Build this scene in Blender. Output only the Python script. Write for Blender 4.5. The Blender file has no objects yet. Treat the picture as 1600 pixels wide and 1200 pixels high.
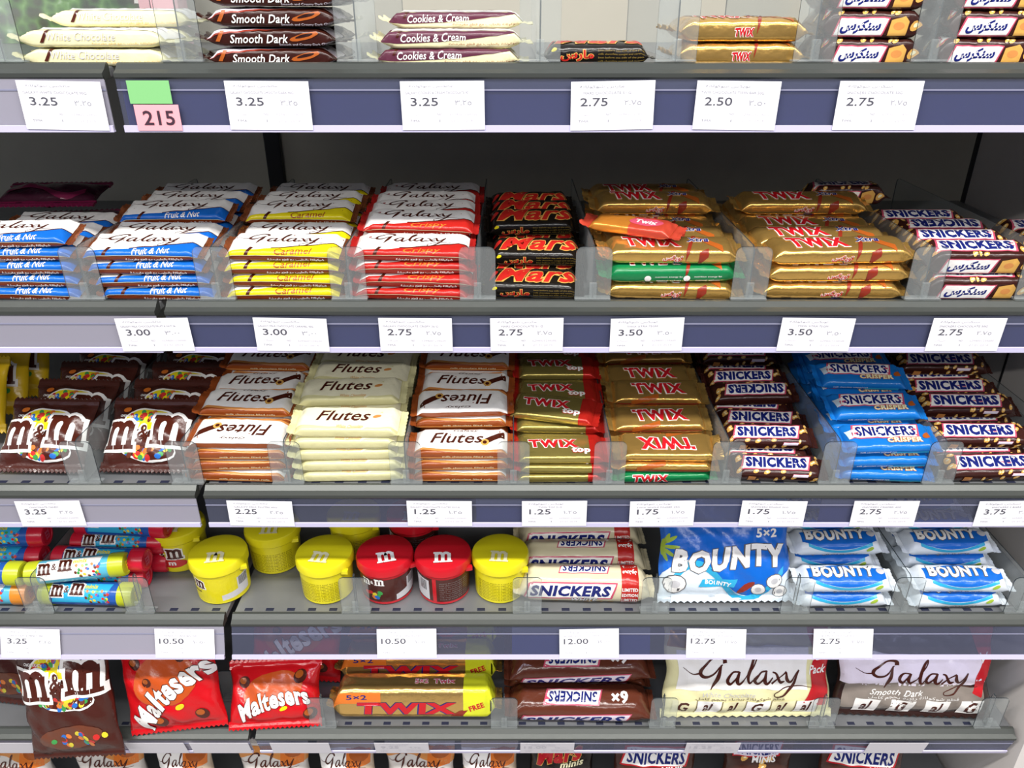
import bpy, bmesh, math, random, unicodedata
from mathutils import Vector, Matrix, Euler
import numpy as np

random.seed(7)
R = math.radians
scene = bpy.context.scene
COL = scene.collection

# ------------------------------------------------------------------ camera, world, lights
F_PX = 1209.0
CAM_Y, CAM_Z, PITCH = -0.9, 1.5, 26.4
cam_d = bpy.data.cameras.new('camera')
cam_d.sensor_width = 36.0
cam_d.lens = F_PX / 1600.0 * 36.0
cam_d.clip_start = 0.02
cam = bpy.data.objects.new('camera', cam_d)
cam.location = (0, CAM_Y, CAM_Z)
cam.rotation_euler = (R(90 - PITCH), 0, 0)
COL.objects.link(cam)
scene.camera = cam

world = bpy.data.worlds.new('world')
scene.world = world
world.use_nodes = True
bg = world.node_tree.nodes['Background']
bg.inputs[0].default_value = (0.90, 0.94, 1.0, 1)
bg.inputs[1].default_value = 0.62

def strip_light(x, y, z, length, width, power):
    d = bpy.data.lights.new('ceiling_tube', 'AREA')
    d.shape = 'RECTANGLE'; d.size = length; d.size_y = width
    d.energy = power; d.color = (1.0, 0.97, 0.93)
    o = bpy.data.objects.new('ceiling_tube', d)
    o.location = (x, y, z); COL.objects.link(o)
    return o
strip_light(0, -1.2, 3.0, 5.0, 0.16, 142)
strip_light(0, -3.4, 3.0, 5.0, 0.16, 120)

vs_ = scene.view_settings
vs_.view_transform = 'Standard'; vs_.look = 'None'; vs_.gamma = 1.0
vs_.use_curve_mapping = False
vs_.exposure = 0.12

# ------------------------------------------------------------------ materials
def lin(c):
    c /= 255.0
    return c / 12.92 if c <= 0.04045 else ((c + 0.055) / 1.055) ** 2.4
def hexc(h):
    return tuple(lin(int(h[i:i + 2], 16)) for i in (0, 2, 4)) + (1.0,)

_M = {}
def mat(name, col, rough=0.3, metal=0.0, bump=0.0, bscale=60.0, spec=0.5, var=0.0, coat=0.0):
    if name in _M: return _M[name]
    m = bpy.data.materials.new(name); m.use_nodes = True
    nt = m.node_tree; p = nt.nodes['Principled BSDF']
    c = hexc(col) if isinstance(col, str) else col
    p.inputs['Base Color'].default_value = c
    p.inputs['Roughness'].default_value = rough
    p.inputs['Metallic'].default_value = metal
    p.inputs['Specular IOR Level'].default_value = spec
    p.inputs['Coat Weight'].default_value = coat
    p.inputs['Coat Roughness'].default_value = 0.12
    if bump or var:
        tc = nt.nodes.new('ShaderNodeTexCoord')
        oi = nt.nodes.new('ShaderNodeObjectInfo')
        add = nt.nodes.new('ShaderNodeVectorMath'); add.operation = 'ADD'
        nt.links.new(tc.outputs['Object'], add.inputs[0])
        nt.links.new(oi.outputs['Random'], add.inputs[1])
        nz = nt.nodes.new('ShaderNodeTexNoise')
        nz.inputs['Scale'].default_value = bscale
        nz.inputs['Detail'].default_value = 3
        nt.links.new(add.outputs[0], nz.inputs['Vector'])
        if bump:
            b = nt.nodes.new('ShaderNodeBump')
            b.inputs['Strength'].default_value = bump
            b.inputs['Distance'].default_value = 0.004
            nt.links.new(nz.outputs['Fac'], b.inputs['Height'])
            nt.links.new(b.outputs['Normal'], p.inputs['Normal'])
        if var:
            mx = nt.nodes.new('ShaderNodeMix'); mx.data_type = 'RGBA'
            mx.inputs[6].default_value = tuple(v * (1 - var) for v in c[:3]) + (1,)
            mx.inputs[7].default_value = tuple(min(1, v * (1 + var)) for v in c[:3]) + (1,)
            nt.links.new(nz.outputs['Fac'], mx.inputs[0])
            nt.links.new(mx.outputs[2], p.inputs['Base Color'])
    _M[name] = m
    return m

def wrap(name, col, rough=0.21, metal=0.0, bump=0.38, bscale=50):
    return mat(name, col, rough, metal, bump, bscale)

def clear(name, tint, body, fac, rough=0.08):
    if name in _M: return _M[name]
    m = bpy.data.materials.new(name); m.use_nodes = True
    nt = m.node_tree; p = nt.nodes['Principled BSDF']; out = nt.nodes['Material Output']
    p.inputs['Base Color'].default_value = hexc(body)
    p.inputs['Roughness'].default_value = rough
    tr = nt.nodes.new('ShaderNodeBsdfTransparent'); tr.inputs[0].default_value = hexc(tint)
    fr = nt.nodes.new('ShaderNodeFresnel'); fr.inputs[0].default_value = 1.45
    ma = nt.nodes.new('ShaderNodeMath'); ma.operation = 'ADD'; ma.use_clamp = True
    ma.inputs[1].default_value = fac
    ge = nt.nodes.new('ShaderNodeNewGeometry')
    inv = nt.nodes.new('ShaderNodeMath'); inv.operation = 'SUBTRACT'; inv.inputs[0].default_value = 1
    nt.links.new(ge.outputs['Backfacing'], inv.inputs[1])
    mu = nt.nodes.new('ShaderNodeMath'); mu.operation = 'MULTIPLY'
    nt.links.new(fr.outputs[0], mu.inputs[0]); nt.links.new(inv.outputs[0], mu.inputs[1])
    nt.links.new(mu.outputs[0], ma.inputs[0])
    mx = nt.nodes.new('ShaderNodeMixShader')
    nt.links.new(ma.outputs[0], mx.inputs[0])
    nt.links.new(tr.outputs[0], mx.inputs[1])
    nt.links.new(p.outputs[0], mx.inputs[2])
    nt.links.new(mx.outputs[0], out.inputs[0])
    _M[name] = m
    return m

# ------------------------------------------------------------------ basic object helpers
def link(name, mesh, parent=None):
    o = bpy.data.objects.new(name, mesh); COL.objects.link(o)
    if parent is not None: o.parent = parent
    return o
def tag(o, label, cat, group=None):
    o['label'] = label; o['category'] = cat
    if group: o['group'] = group
    return o
def empty(name, loc=(0, 0, 0), rot=(0, 0, 0)):
    o = bpy.data.objects.new(name, None); COL.objects.link(o)
    o.location = loc; o.rotation_euler = rot; o.empty_display_size = 0.02
    return o
def mesh_from(name, verts, faces, mats, fm=None, smooth=False):
    me = bpy.data.meshes.new(name)
    me.from_pydata([tuple(v) for v in verts], [], faces)
    for m in mats: me.materials.append(m)
    if fm:
        me.polygons.foreach_set('material_index', fm)
    if smooth:
        me.polygons.foreach_set('use_smooth', [True] * len(me.polygons))
    me.update()
    return me
def box_mesh(name, x0, x1, y0, y1, z0, z1, m, bev=0.0):
    bm = bmesh.new()
    bmesh.ops.create_cube(bm, size=1)
    for v in bm.verts:
        v.co = Vector((x0 + (v.co.x + .5) * (x1 - x0), y0 + (v.co.y + .5) * (y1 - y0), z0 + (v.co.z + .5) * (z1 - z0)))
    if bev:
        bmesh.ops.bevel(bm, geom=bm.edges[:], offset=bev, segments=2, affect='EDGES', profile=0.6)
    me = bpy.data.meshes.new(name); bm.to_mesh(me); bm.free()
    me.materials.append(m)
    return me
def prism_x(name, prof, x0, x1, m):
    """closed (y,z) profile extruded along x"""
    n = len(prof)
    vs = [(x0, y, z) for y, z in prof] + [(x1, y, z) for y, z in prof]
    fs = [(i, (i + 1) % n, n + (i + 1) % n, n + i) for i in range(n)]
    fs += [tuple(range(n))[::-1], tuple(range(n, 2 * n))]
    me = mesh_from(name, vs, fs, [m])
    bm = bmesh.new(); bm.from_mesh(me); bmesh.ops.recalc_face_normals(bm, faces=bm.faces); bm.to_mesh(me); bm.free()
    return me

# pixel of the photograph -> point on the vertical plane y=Y or on the level z=Z
def ray(px, py):
    p = R(PITCH)
    dx, dv = (px - 800) / F_PX, (600 - py) / F_PX
    return Vector((dx, math.cos(p) + dv * math.sin(p), -math.sin(p) + dv * math.cos(p)))
def at(px, py, Y):
    d = ray(px, py); t = (Y - CAM_Y) / d.y
    return Vector((0, CAM_Y, CAM_Z)) + d * t
def on(px, py, Z):
    d = ray(px, py); t = (Z - CAM_Z) / d.z
    return Vector((0, CAM_Y, CAM_Z)) + d * t

# ------------------------------------------------------------------ lettering and flat print
_ARAB = {}
for cp in range(0xFE80, 0xFEFD):
    d = unicodedata.decomposition(chr(cp)).split()
    if len(d) == 2:
        _ARAB.setdefault(int(d[1], 16), {})[d[0].strip('<>')] = chr(cp)
def arabic(s):
    out = []
    def dual(c): return c is not None and 'initial' in _ARAB.get(ord(c), {})
    def joins(c): return c is not None and 'final' in _ARAB.get(ord(c), {})
    for i, c in enumerate(s):
        f = _ARAB.get(ord(c))
        if not f: out.append(c); continue
        prev = s[i - 1] if i else None; nxt = s[i + 1] if i + 1 < len(s) else None
        a = dual(prev) and 'final' in f; b = dual(c) and joins(nxt)
        k = 'medial' if a and b else 'final' if a else 'initial' if b else 'isolated'
        out.append(f.get(k, c))
    return ''.join(reversed(out))

_TX = {}
def text_geo(s, bold=0.0, shear=0.0, res=2):
    key = (s, bold, shear, res)
    if key not in _TX:
        c = bpy.data.curves.new('t', 'FONT'); c.body = s; c.size = 1; c.resolution_u = res
        c.offset = bold; c.shear = shear
        if not any(ord(q) > 0x600 for q in s): c.space_character = 1 + bold * 1.8
        o = bpy.data.objects.new('t', c)
        me = bpy.data.meshes.new_from_object(o)
        v = np.array([p.co[:2] for p in me.vertices]); f = [tuple(p.vertices) for p in me.polygons]
        bpy.data.objects.remove(o); bpy.data.curves.remove(c); bpy.data.meshes.remove(me)
        _TX[key] = (v, f)
    return _TX[key]

def catmull(pts, n=6):
    P = [np.array(p, float) for p in pts]
    P = [2 * P[0] - P[1]] + P + [2 * P[-1] - P[-2]]
    out = []
    for i in range(1, len(P) - 2):
        for k in range(n):
            t = k / n
            a, b, c, d = P[i - 1], P[i], P[i + 1], P[i + 2]
            out.append(.5 * ((2 * b) + (c - a) * t + (2 * a - 5 * b + 4 * c - d) * t * t + (3 * b - a - 3 * c + d) * t ** 3))
    out.append(P[-2])
    return out
def stroke_geo(strokes, fat=1.0, grow=0.0):
    V, Fc = [], []
    for st in strokes:
        pts = catmull(st)
        base = len(V)
        for i, p in enumerate(pts):
            q = pts[min(i + 1, len(pts) - 1)][:2] - pts[max(i - 1, 0)][:2]
            l = np.hypot(*q) or 1
            nrm = np.array([-q[1], q[0]]) / l
            w = max(.02, p[2]) * .5 * fat + grow
            V += [p[:2] + nrm * w, p[:2] - nrm * w]
        for i in range(len(pts) - 1):
            a = base + 2 * i
            Fc.append((a, a + 1, a + 3, a + 2))
    return np.array(V), Fc
def _a(o):
    return [[(o + .95, .95, .1), (o + .45, .9, .12), (o + .02, .35, .24), (o + .3, .08, .16), (o + .75, .5, .1), (o + 1.02, .98, .14)],
            [(o + 1.02, .98, .14), (o + .82, .35, .26), (o + 1.02, .08, .16), (o + 1.5, .5, .07)]]
SCRIPT_G = [[(2.15, 1.6, .3), (2.05, 1.95, .24), (1.3, 1.95, .12), (.4, 1.35, .16), (.1, .8, .26), (.5, .55, .2), (1.2, .85, .12), (1.95, 1.5, .08)],
            [(1.85, 1.45, .1), (1.5, .5, .3), (1.05, -.45, .06)],
            [(-1.3, 1.15, .03), (-.6, .75, .06), (.1, .78, .12)]] + _a(2.3) + \
           [[(3.8, .5, .07), (4.6, 1.6, .1), (4.75, 2.1, .12), (4.4, 1.7, .2), (4.05, .6, .24), (4.2, .1, .14), (4.7, .5, .06)]] + _a(4.6) + \
           [[(6.1, .9, .1), (6.4, .8, .16), (6.7, .2, .22), (7.1, .25, .06)], [(7.2, 1.0, .12), (6.6, .5, .08), (5.95, .1, .12)],
            [(7.2, .95, .12), (7.3, .4, .24), (7.6, .2, .14), (8.1, .8, .08), (8.3, 1.0, .1)],
            [(8.3, 1.0, .12), (7.8, 0, .2), (7.0, -.8, .14), (6.3, -.95, .08), (6.35, -.55, .06), (7.6, -.15, .08), (9.3, -.25, .03)]]

def fit(v, x, y, w=None, h=None, rot=0.0, mirror=False):
    v = v.copy()
    lo, hi = v.min(0), v.max(0); c = (lo + hi) / 2; sz = np.maximum(hi - lo, 1e-6)
    v -= c
    if w is None: k = np.array([h / sz[1]] * 2)
    elif h is None: k = np.array([w / sz[0]] * 2)
    else: k = np.array([w / sz[0], h / sz[1]])
    v *= k
    if mirror: v[:, 0] *= -1
    if rot:
        c_, s_ = math.cos(R(rot)), math.sin(R(rot))
        v = v @ np.array([[c_, s_], [-s_, c_]])
    return v + np.array([x, y])

# a print item is (verts2d, faces, material, layer)
def T(s, m, layer, x, y, w=None, h=None, rot=0, bold=0.0, shear=0.0, ar=False, warp=None, res=2):
    v, f = text_geo(arabic(s) if ar else s, bold, shear, res)
    v = fit(v, x, y, w, h)
    if warp: v = warp(v)
    if rot:
        c_, s_ = math.cos(R(rot)), math.sin(R(rot)); o = np.array([x, y])
        v = (v - o) @ np.array([[c_, s_], [-s_, c_]]) + o
    return (v, f, m, layer)
def G(m, layer, x, y, w, h, rot=0, fat=1.0, grow=0.0):
    v, f = stroke_geo(SCRIPT_G, fat, grow)
    return (fit(v, x, y, w, h, rot), f, m, layer)
def P_(pts, m, layer):
    return (np.array(pts, float), [tuple(range(len(pts)))], m, layer)
def E_(x, y, rx, ry, m, layer, rot=0, n=12):
    c_, s_ = math.cos(R(rot)), math.sin(R(rot))
    pts = []
    for i in range(n):
        a = 2 * math.pi * i / n; p, q = rx * math.cos(a), ry * math.sin(a)
        pts.append((x + p * c_ - q * s_, y + p * s_ + q * c_))
    return P_(pts, m, layer)
def BAND(x0, x1, lo, hi, m, layer, n=14):
    """region between two curves lo(t), hi(t) for t in 0..1 along x"""
    xs = [x0 + (x1 - x0) * i / n for i in range(n + 1)]
    V = [(x, lo(i / n)) for i, x in enumerate(xs)] + [(x, hi(i / n)) for i, x in enumerate(xs)]
    Fc = [(i, i + 1, n + 2 + i, n + 1 + i) for i in range(n)]
    return (np.array(V, float), Fc, m, layer)
def PARA(x0, x1, y0, y1, sl, m, layer):
    return P_([(x0, y0), (x1, y0), (x1 + sl, y1), (x0 + sl, y1)], m, layer)
def LOGO(s, x, y, w, h, fg, bgm, border, layer, shear=.18, rot=0, bold=.035, pad=.16, frame=True):
    """slanted word on a bordered panel"""
    it = []
    sl = h * shear * 2.2
    if frame:
        p1, p2 = h * pad * 1.9, h * pad
        for k, (mm, pp) in enumerate(((border, p1), (bgm, p2))):
            q = PARA(x - w / 2 - pp - sl / 2, x + w / 2 + pp - sl / 2, y - h / 2 - pp * .8, y + h / 2 + pp * .8, sl, mm, layer + .3 * k)
            v = q[0]
            if rot:
                c_, s_ = math.cos(R(rot)), math.sin(R(rot)); o = np.array([x, y])
                v = (v - o) @ np.array([[c_, s_], [-s_, c_]]) + o
            it.append((v, q[1], q[2], q[3]))
    it.append(T(s, fg, layer + .7, x, y, w, h, rot=rot, bold=bold, shear=shear))
    return it
def OUTL(s, x, y, w, h, fg, outm, layer, bold=.03, grow=.05, shear=0.0, rot=0, ar=False, warp=None):
    k = h * grow * 2
    return [T(s, outm, layer, x, y, w + k, h + k, rot, bold + grow, shear, ar, warp), T(s, fg, layer + .4, x, y, w, h, rot, bold, shear, ar, warp)]

class Sheet:
    """a grid surface P[u][v] with normals; flat print is cut along the grid and laid on it"""
    def __init__(s, us, vs, P, N):
        s.us, s.vs, s.P, s.N = np.array(us), np.array(vs), P, N
    def ev(s, u, v):
        us, vs = s.us, s.vs
        i = min(max(int(np.searchsorted(us, u)) - 1, 0), len(us) - 2); j = min(max(int(np.searchsorted(vs, v)) - 1, 0), len(vs) - 2)
        a = min(max((u - us[i]) / (us[i + 1] - us[i]), 0), 1); b = min(max((v - vs[j]) / (vs[j + 1] - vs[j]), 0), 1)
        w = ((1 - a) * (1 - b), a * (1 - b), (1 - a) * b, a * b)
        p = s.P[i, j] * w[0] + s.P[i + 1, j] * w[1] + s.P[i, j + 1] * w[2] + s.P[i + 1, j + 1] * w[3]
        n = s.N[i, j] * w[0] + s.N[i + 1, j] * w[1] + s.N[i, j + 1] * w[2] + s.N[i + 1, j + 1] * w[3]
        return p, n
def normals(P):
    du = np.gradient(P, axis=0); dv = np.gradient(P, axis=1)
    n = np.cross(du, dv); l = np.linalg.norm(n, axis=2, keepdims=True)
    return n / np.maximum(l, 1e-12)

STEP = 0.00028
def print_mesh(name, sheet, items, cutu=True, cutv=True, base=1, k=1):
    bm = bmesh.new(); mats = []
    u0, u1, v0, v1 = sheet.us[0], sheet.us[-1], sheet.vs[0], sheet.vs[-1]
    for v, f, m, layer in items:
        if m not in mats: mats.append(m)
        mi = mats.index(m)
        bv = [bm.verts.new((np.clip(p[0], u0, u1), np.clip(p[1], v0, v1), base + layer * k)) for p in v]
        for q in f:
            try:
                fc = bm.faces.new([bv[i] for i in q]); fc.material_index = mi
            except ValueError: pass
    big = [f for f in bm.faces if len(f.verts) > 3]
    bmesh.ops.triangulate(bm, faces=big)
    xs = [v.co.x for v in bm.verts]; ys = [v.co.y for v in bm.verts]
    if cutu:
        for u in sheet.us[1:-1]:
            if min(xs) < u < max(xs):
                bmesh.ops.bisect_plane(bm, geom=bm.verts[:] + bm.edges[:] + bm.faces[:], dist=1e-6, plane_co=(u, 0, 0), plane_no=(1, 0, 0))
    if cutv:
        for w in sheet.vs[1:-1]:
            if min(ys) < w < max(ys):
                bmesh.ops.bisect_plane(bm, geom=bm.verts[:] + bm.edges[:] + bm.faces[:], dist=1e-6, plane_co=(0, w, 0), plane_no=(0, 1, 0))
    bmesh.ops.triangulate(bm, faces=[f for f in bm.faces if len(f.verts) > 4])
    for v in bm.verts:
        p, n = sheet.ev(v.co.x, v.co.y)
        v.co = Vector(p + n * (v.co.z * STEP))
    for f in bm.faces: f.smooth = True
    # faces look outwards
    bm.normal_update()
    flip = [f for f in bm.faces if f.normal.dot(Vector(sheet_norm(sheet, f))) < 0]
    if flip: bmesh.ops.reverse_faces(bm, faces=flip)
    me = bpy.data.meshes.new(name); bm.to_mesh(me); bm.free()
    for m in mats: me.materials.append(m)
    return me
def sheet_norm(sheet, f):
    c = np.array(f.calc_center_median())
    k = np.argmin(((sheet.P - c) ** 2).sum(2))
    return sheet.N.reshape(-1, 3)[k]

# ------------------------------------------------------------------ shape families
def rr_profile(W, H, r, dome, n=4):
    """rounded rectangle from front-bottom, up the front (-y), over the top, down the back; returns pts (y,z)"""
    r = min(r, H * .48, W * .48); pts = []
    def arc(cy, cz, a0, a1):
        for i in range(n + 1):
            a = R(a0 + (a1 - a0) * i / n); pts.append((cy + r * math.cos(a), cz + r * math.sin(a)))
    arc(-W / 2 + r, r, 270, 180); arc(-W / 2 + r, H - r, 180, 90)
    k = 6
    for i in range(1, k):
        y = -W / 2 + r + (W - 2 * r) * i / k
        t = 2 * y / (W - 2 * r); pts.append((y, H + dome * (1 - t * t)))
    arc(W / 2 - r, H - r, 90, 0); arc(W / 2 - r, r, 0, -90)
    return pts

class Flow:
    """flow-wrapped bar: padded body, two flat crimped end seals"""
    def __init__(s, L, W, H, r=.004, dome=.001, fin=.008, taper=.012, seed=1, wr=.0009, dent=0.0):
        s.L, s.W, s.H, s.fin = L, W, H, fin
        prof = rr_profile(W, H, r, dome)
        sv = [0.0]
        for a, b in zip(prof, prof[1:]): sv.append(sv[-1] + math.hypot(b[0] - a[0], b[1] - a[1]))
        rng = random.Random(seed)
        n_in = 14
        us = [-L / 2 + taper * i / 4 for i in range(4)] + list(np.linspace(-L / 2 + taper, L / 2 - taper, n_in)) + [L / 2 - taper * i / 4 for i in (3, 2, 1, 0)]
        zc = H * .42
        ph = [rng.uniform(0, 6.28) for _ in range(4)]
        P = np.zeros((len(us), len(prof), 3))
        for i, u in enumerate(us):
            e = max(0, (abs(u) - (L / 2 - taper)) / taper)
            hz = max(.05, math.cos(e * math.pi / 2) ** .8 if e < 1 else .05)
            wy = 1 + .03 * e * e
            for j, (y, z) in enumerate(prof):
                zz = zc + (z - zc) * hz
                w = wr * (math.sin(u * 190 + ph[0]) * math.sin(y * 160 + ph[1]) + .7 * math.sin(u * 420 + y * 300 + ph[2])) * (.5 + 1.6 * e * (1 - e) * 2)
                d = -dent * math.exp(-((u) / (L * .2)) ** 2)
                zz += (w + d) * (1 if z > H * .5 else .2)
                yy = y * wy + (w * .7 * (-1 if y < 0 else 1) if H * .2 < z < H * .9 else 0)
                P[i, j] = (u, yy, max(0, zz))
        s.us, s.sv, s.P = us, sv, P
        N = normals(P)
        if N[len(us) // 2, len(prof) // 2][2] < 0: N = -N
        s.sheet = Sheet(us, sv, P, N)
        s.top = sv[-1] / 2
    def body(s, name, m):
        nu, nv = s.P.shape[:2]
        V = s.P.reshape(-1, 3)
        Fc = []
        for i in range(nu - 1):
            for j in range(nv):
                k = (j + 1) % nv
                Fc.append((i * nv + j, (i + 1) * nv + j, (i + 1) * nv + k, i * nv + k))
        Fc.append(tuple(range(nv))); Fc.append(tuple((nu - 1) * nv + j for j in range(nv))[::-1])
        me = mesh_from(name, V, Fc, [m], smooth=True)
        bm = bmesh.new(); bm.from_mesh(me); bmesh.ops.recalc_face_normals(bm, faces=bm.faces); bm.to_mesh(me); bm.free()
        return me
    def seal(s, name, m, sgn, bend=0.25):
        n = 14; W = s.W * 1.03; V = []; Fc = []; zc = s.H * .42
        x0 = sgn * (s.L / 2 - .0008)
        for i in range(n + 1):
            y = -W / 2 + W * i / n
            for k, t in enumerate((0, .3, .6, 1)):
                f = s.fin * t + (s.fin * .10 * (i % 2) if k == 3 else 0)
                rp = .0005 * (1 if k % 2 else -1)
                V.append((x0 + sgn * f, y, zc + bend * f * (1 + .5 * math.sin(i * .8)) + rp))
        for i in range(n):
            for k in range(3):
                a = i * 4 + k; Fc.append((a, a + 1, a + 5, a + 4))
        nv = len(V)
        V2 = V + [(x, y, z - .0006) for x, y, z in V]
        Fb = [tuple(nv + q for q in f[::-1]) for f in Fc]
        edge = []
        for i in range(n):
            edge.append((i * 4 + 3, nv + i * 4 + 3, nv + i * 4 + 7, i * 4 + 7))
            edge.append((i * 4, i * 4 + 4, nv + i * 4 + 4, nv + i * 4))
        for k in range(3):
            edge.append((k, nv + k, nv + k + 1, k + 1)); b = n * 4
            edge.append((b + k, b + k + 1, nv + b + k + 1, nv + b + k))
        me = mesh_from(name, V2, Fc + Fb + edge, [m])
        bm = bmesh.new(); bm.from_mesh(me); bmesh.ops.recalc_face_normals(bm, faces=bm.faces); bm.to_mesh(me); bm.free()
        return me

class Pouch:
    """pillow bag: front looks to -y, bottom edge at z=0"""
    def __init__(s, w, h, T_, seed=1, belly=.42, seam=.010, wr=.0015, nu=34, nv=28):
        rng = random.Random(seed); s.w, s.h, s.T = w, h, T_
        us = list(np.linspace(-w / 2, w / 2, nu)); vs = list(np.linspace(0, h, nv))
        ph = [rng.uniform(0, 6.28) for _ in range(6)]
        def th(u, v):
            a = max(0, 1 - abs(2 * u / w) ** 3.2)
            q = (v - seam) / (h - 2 * seam)
            if q <= 0 or q >= 1: return .0012
            b = (math.sin(math.pi * q ** (math.log(.5) / math.log(belly)))) ** .55
            return .0012 + T_ / 2 * (a ** .55) * b
        def surf(sign):
            P = np.zeros((nu, nv, 3))
            for i, u in enumerate(us):
                for j, v in enumerate(vs):
                    t = th(u, v)
                    e = min(1, t / (T_ / 4))
                    e2 = min(1, t / (T_ / 5))
                    wv = wr * (math.sin(u * 95 + ph[0] + v * 40) * math.sin(v * 85 + ph[1]) + .8 * math.sin(u * 210 + ph[2]) * (1 - .6 * e) + .5 * math.sin((u + v) * 150 + ph[3]))
                    edge = 1.0 - .06 * math.sin(math.pi * v / h) - .015 * math.sin(v * 90 + ph[4])
                    P[i, j] = (u * edge, sign * (t + wv * e2), v + .25 * wr * math.sin(u * 120 + ph[5]))
            return P
        s.F, s.B = surf(-1), surf(1)
        N = normals(s.F)
        if N[nu // 2, nv // 2][1] > 0: N = -N
        s.sheet = Sheet(us, vs, s.F, N)
    def body(s, name, m):
        nu, nv = s.F.shape[:2]; V = list(s.F.reshape(-1, 3)) + list(s.B.reshape(-1, 3)); o = nu * nv; Fc = []
        for i in range(nu - 1):
            for j in range(nv - 1):
                a = i * nv + j
                Fc.append((a, a + nv, a + nv + 1, a + 1)); Fc.append((o + a, o + a + 1, o + a + nv + 1, o + a + nv))
        for i in range(nu - 1):
            for j in (0, nv - 1):
                a = i * nv + j; Fc.append((a, a + nv, o + a + nv, o + a))
        for j in range(nv - 1):
            for i in (0, nu - 1):
                a = i * nv + j; Fc.append((a, a + 1, o + a + 1, o + a))
        me = mesh_from(name, V, Fc, [m], smooth=True)
        bm = bmesh.new(); bm.from_mesh(me); bmesh.ops.recalc_face_normals(bm, faces=bm.faces); bm.to_mesh(me); bm.free()
        return me
    def seal(s, name, m, v0, v1):
        """zigzag crimped strip along top (or bottom) edge"""
        n = 40; V = []; Fc = []; rows = 4
        for i in range(n + 1):
            u = -s.w / 2 + s.w * i / n
            for k in range(rows):
                v = v0 + (v1 - v0) * k / (rows - 1)
                if k == rows - 1: v += (.0016 if i % 2 else -.0016)
                V.append((u, -.0020 + (.0006 if k % 2 else 0), v))
        nv = len(V)
        for i in range(n):
            for k in range(rows - 1):
                a = i * rows + k; Fc.append((a, a + 1, a + rows + 1, a + rows))
        V2 = V + [(x, .0020 - (y + .0020), z) for x, y, z in V]
        Fb = [tuple(nv + q for q in f[::-1]) for f in Fc]
        edge = []
        for i in range(n):
            for k in (0, rows - 1):
                a = i * rows + k; edge.append((a, a + rows, nv + a + rows, nv + a))
        for k in range(rows - 1):
            for i in (0, n):
                a = i * rows + k; edge.append((a, a + 1, nv + a + 1, nv + a))
        me = mesh_from(name, V2, Fc + Fb + edge, [m])
        bm = bmesh.new(); bm.from_mesh(me); bmesh.ops.recalc_face_normals(bm, faces=bm.faces); bm.to_mesh(me); bm.free()
        return me

def lathe_mesh(name, prof, mats, seg=40, fm=None):
    """prof (r,z) list; a zero radius closes"""
    V, Fc, FM = [], [], []
    n = len(prof)
    for k in range(seg):
        a = 2 * math.pi * k / seg
        for r, z in prof: V.append((r * math.cos(a), r * math.sin(a), z))
    for k in range(seg):
        b = ((k + 1) % seg) * n; a = k * n
        for j in range(n - 1):
            Fc.append((a + j, b + j, b + j + 1, a + j + 1)); FM.append(fm[j] if fm else 0)
    me = mesh_from(name, V, Fc, mats, FM)
    bm = bmesh.new(); bm.from_mesh(me)
    bmesh.ops.remove_doubles(bm, verts=bm.verts, dist=1e-6)
    bmesh.ops.recalc_face_normals(bm, faces=bm.faces)
    for f in bm.faces: f.smooth = True
    for e in bm.edges:
        if len(e.link_faces) == 2 and e.calc_face_angle(0) > .6: e.smooth = False
    bm.to_mesh(me); bm.free()
    return me
def cyl_sheet(r0, r1, z0, z1, seg=40):
    us = np.linspace(-math.pi, math.pi, seg + 1); vs = np.linspace(0, z1 - z0, 5)
    P = np.zeros((seg + 1, 5, 3)); N = np.zeros_like(P)
    for i, a in enumerate(us):
        for j, v in enumerate(vs):
            r = r0 + (r1 - r0) * v / (z1 - z0)
            P[i, j] = (r * math.sin(a), -r * math.cos(a), z0 + v); N[i, j] = (math.sin(a), -math.cos(a), 0)
    return Sheet(us * (r0 + r1) / 2, vs, P, N)
def flat_sheet(w, h, z=0):
    us = np.array([-w / 2, w / 2]); vs = np.array([-h / 2, h / 2])
    P = np.zeros((2, 2, 3)); N = np.zeros_like(P); N[:, :, 2] = 1
    for i in range(2):
        for j in range(2): P[i, j] = (us[i], vs[j], z)
    return Sheet(us, vs, P, N)

# a product kind = body mesh + list of (part name, mesh); instances share them
KIND = {}
def flow_kind(key, name, cat, shape, basem, sealm, items, bends=(.35, -.15)):
    parts = [('end_seal', shape.seal(key + '_seal_a', sealm, -1, bends[0])), ('end_seal', shape.seal(key + '_seal_b', sealm, 1, bends[1]))]
    if items: parts.insert(0, ('printed_design', print_mesh(key + '_print', shape.sheet, items, base=1.5, k=1.4)))
    KIND[key] = dict(name=name, cat=cat, body=shape.body(key + '_wrapper', basem), parts=parts, shape=shape)
def pouch_kind(key, name, cat, shape, basem, sealm, items, bottom=True):
    parts = [('top_seal', shape.seal(key + '_top', sealm, shape.h - .012, shape.h + .003))]
    if bottom: parts.append(('bottom_seal', shape.seal(key + '_bottom', sealm, .010, -.003)))
    if items: parts.insert(0, ('printed_design', print_mesh(key + '_print', shape.sheet, items, base=3, k=2)))
    KIND[key] = dict(name=name, cat=cat, body=shape.body(key + '_wrapper', basem), parts=parts, shape=shape)
def put(key, loc, label, group, rot=(0, 0, 0), parts=True, name=None):
    k = KIND[key]
    o = link(name or k['name'], k['body'])
    o.location = loc; o.rotation_euler = rot
    tag(o, label, k['cat'], group)
    if parts:
        for pn, pm in k['parts']:
            link(pn, pm, o)
    return o

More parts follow.
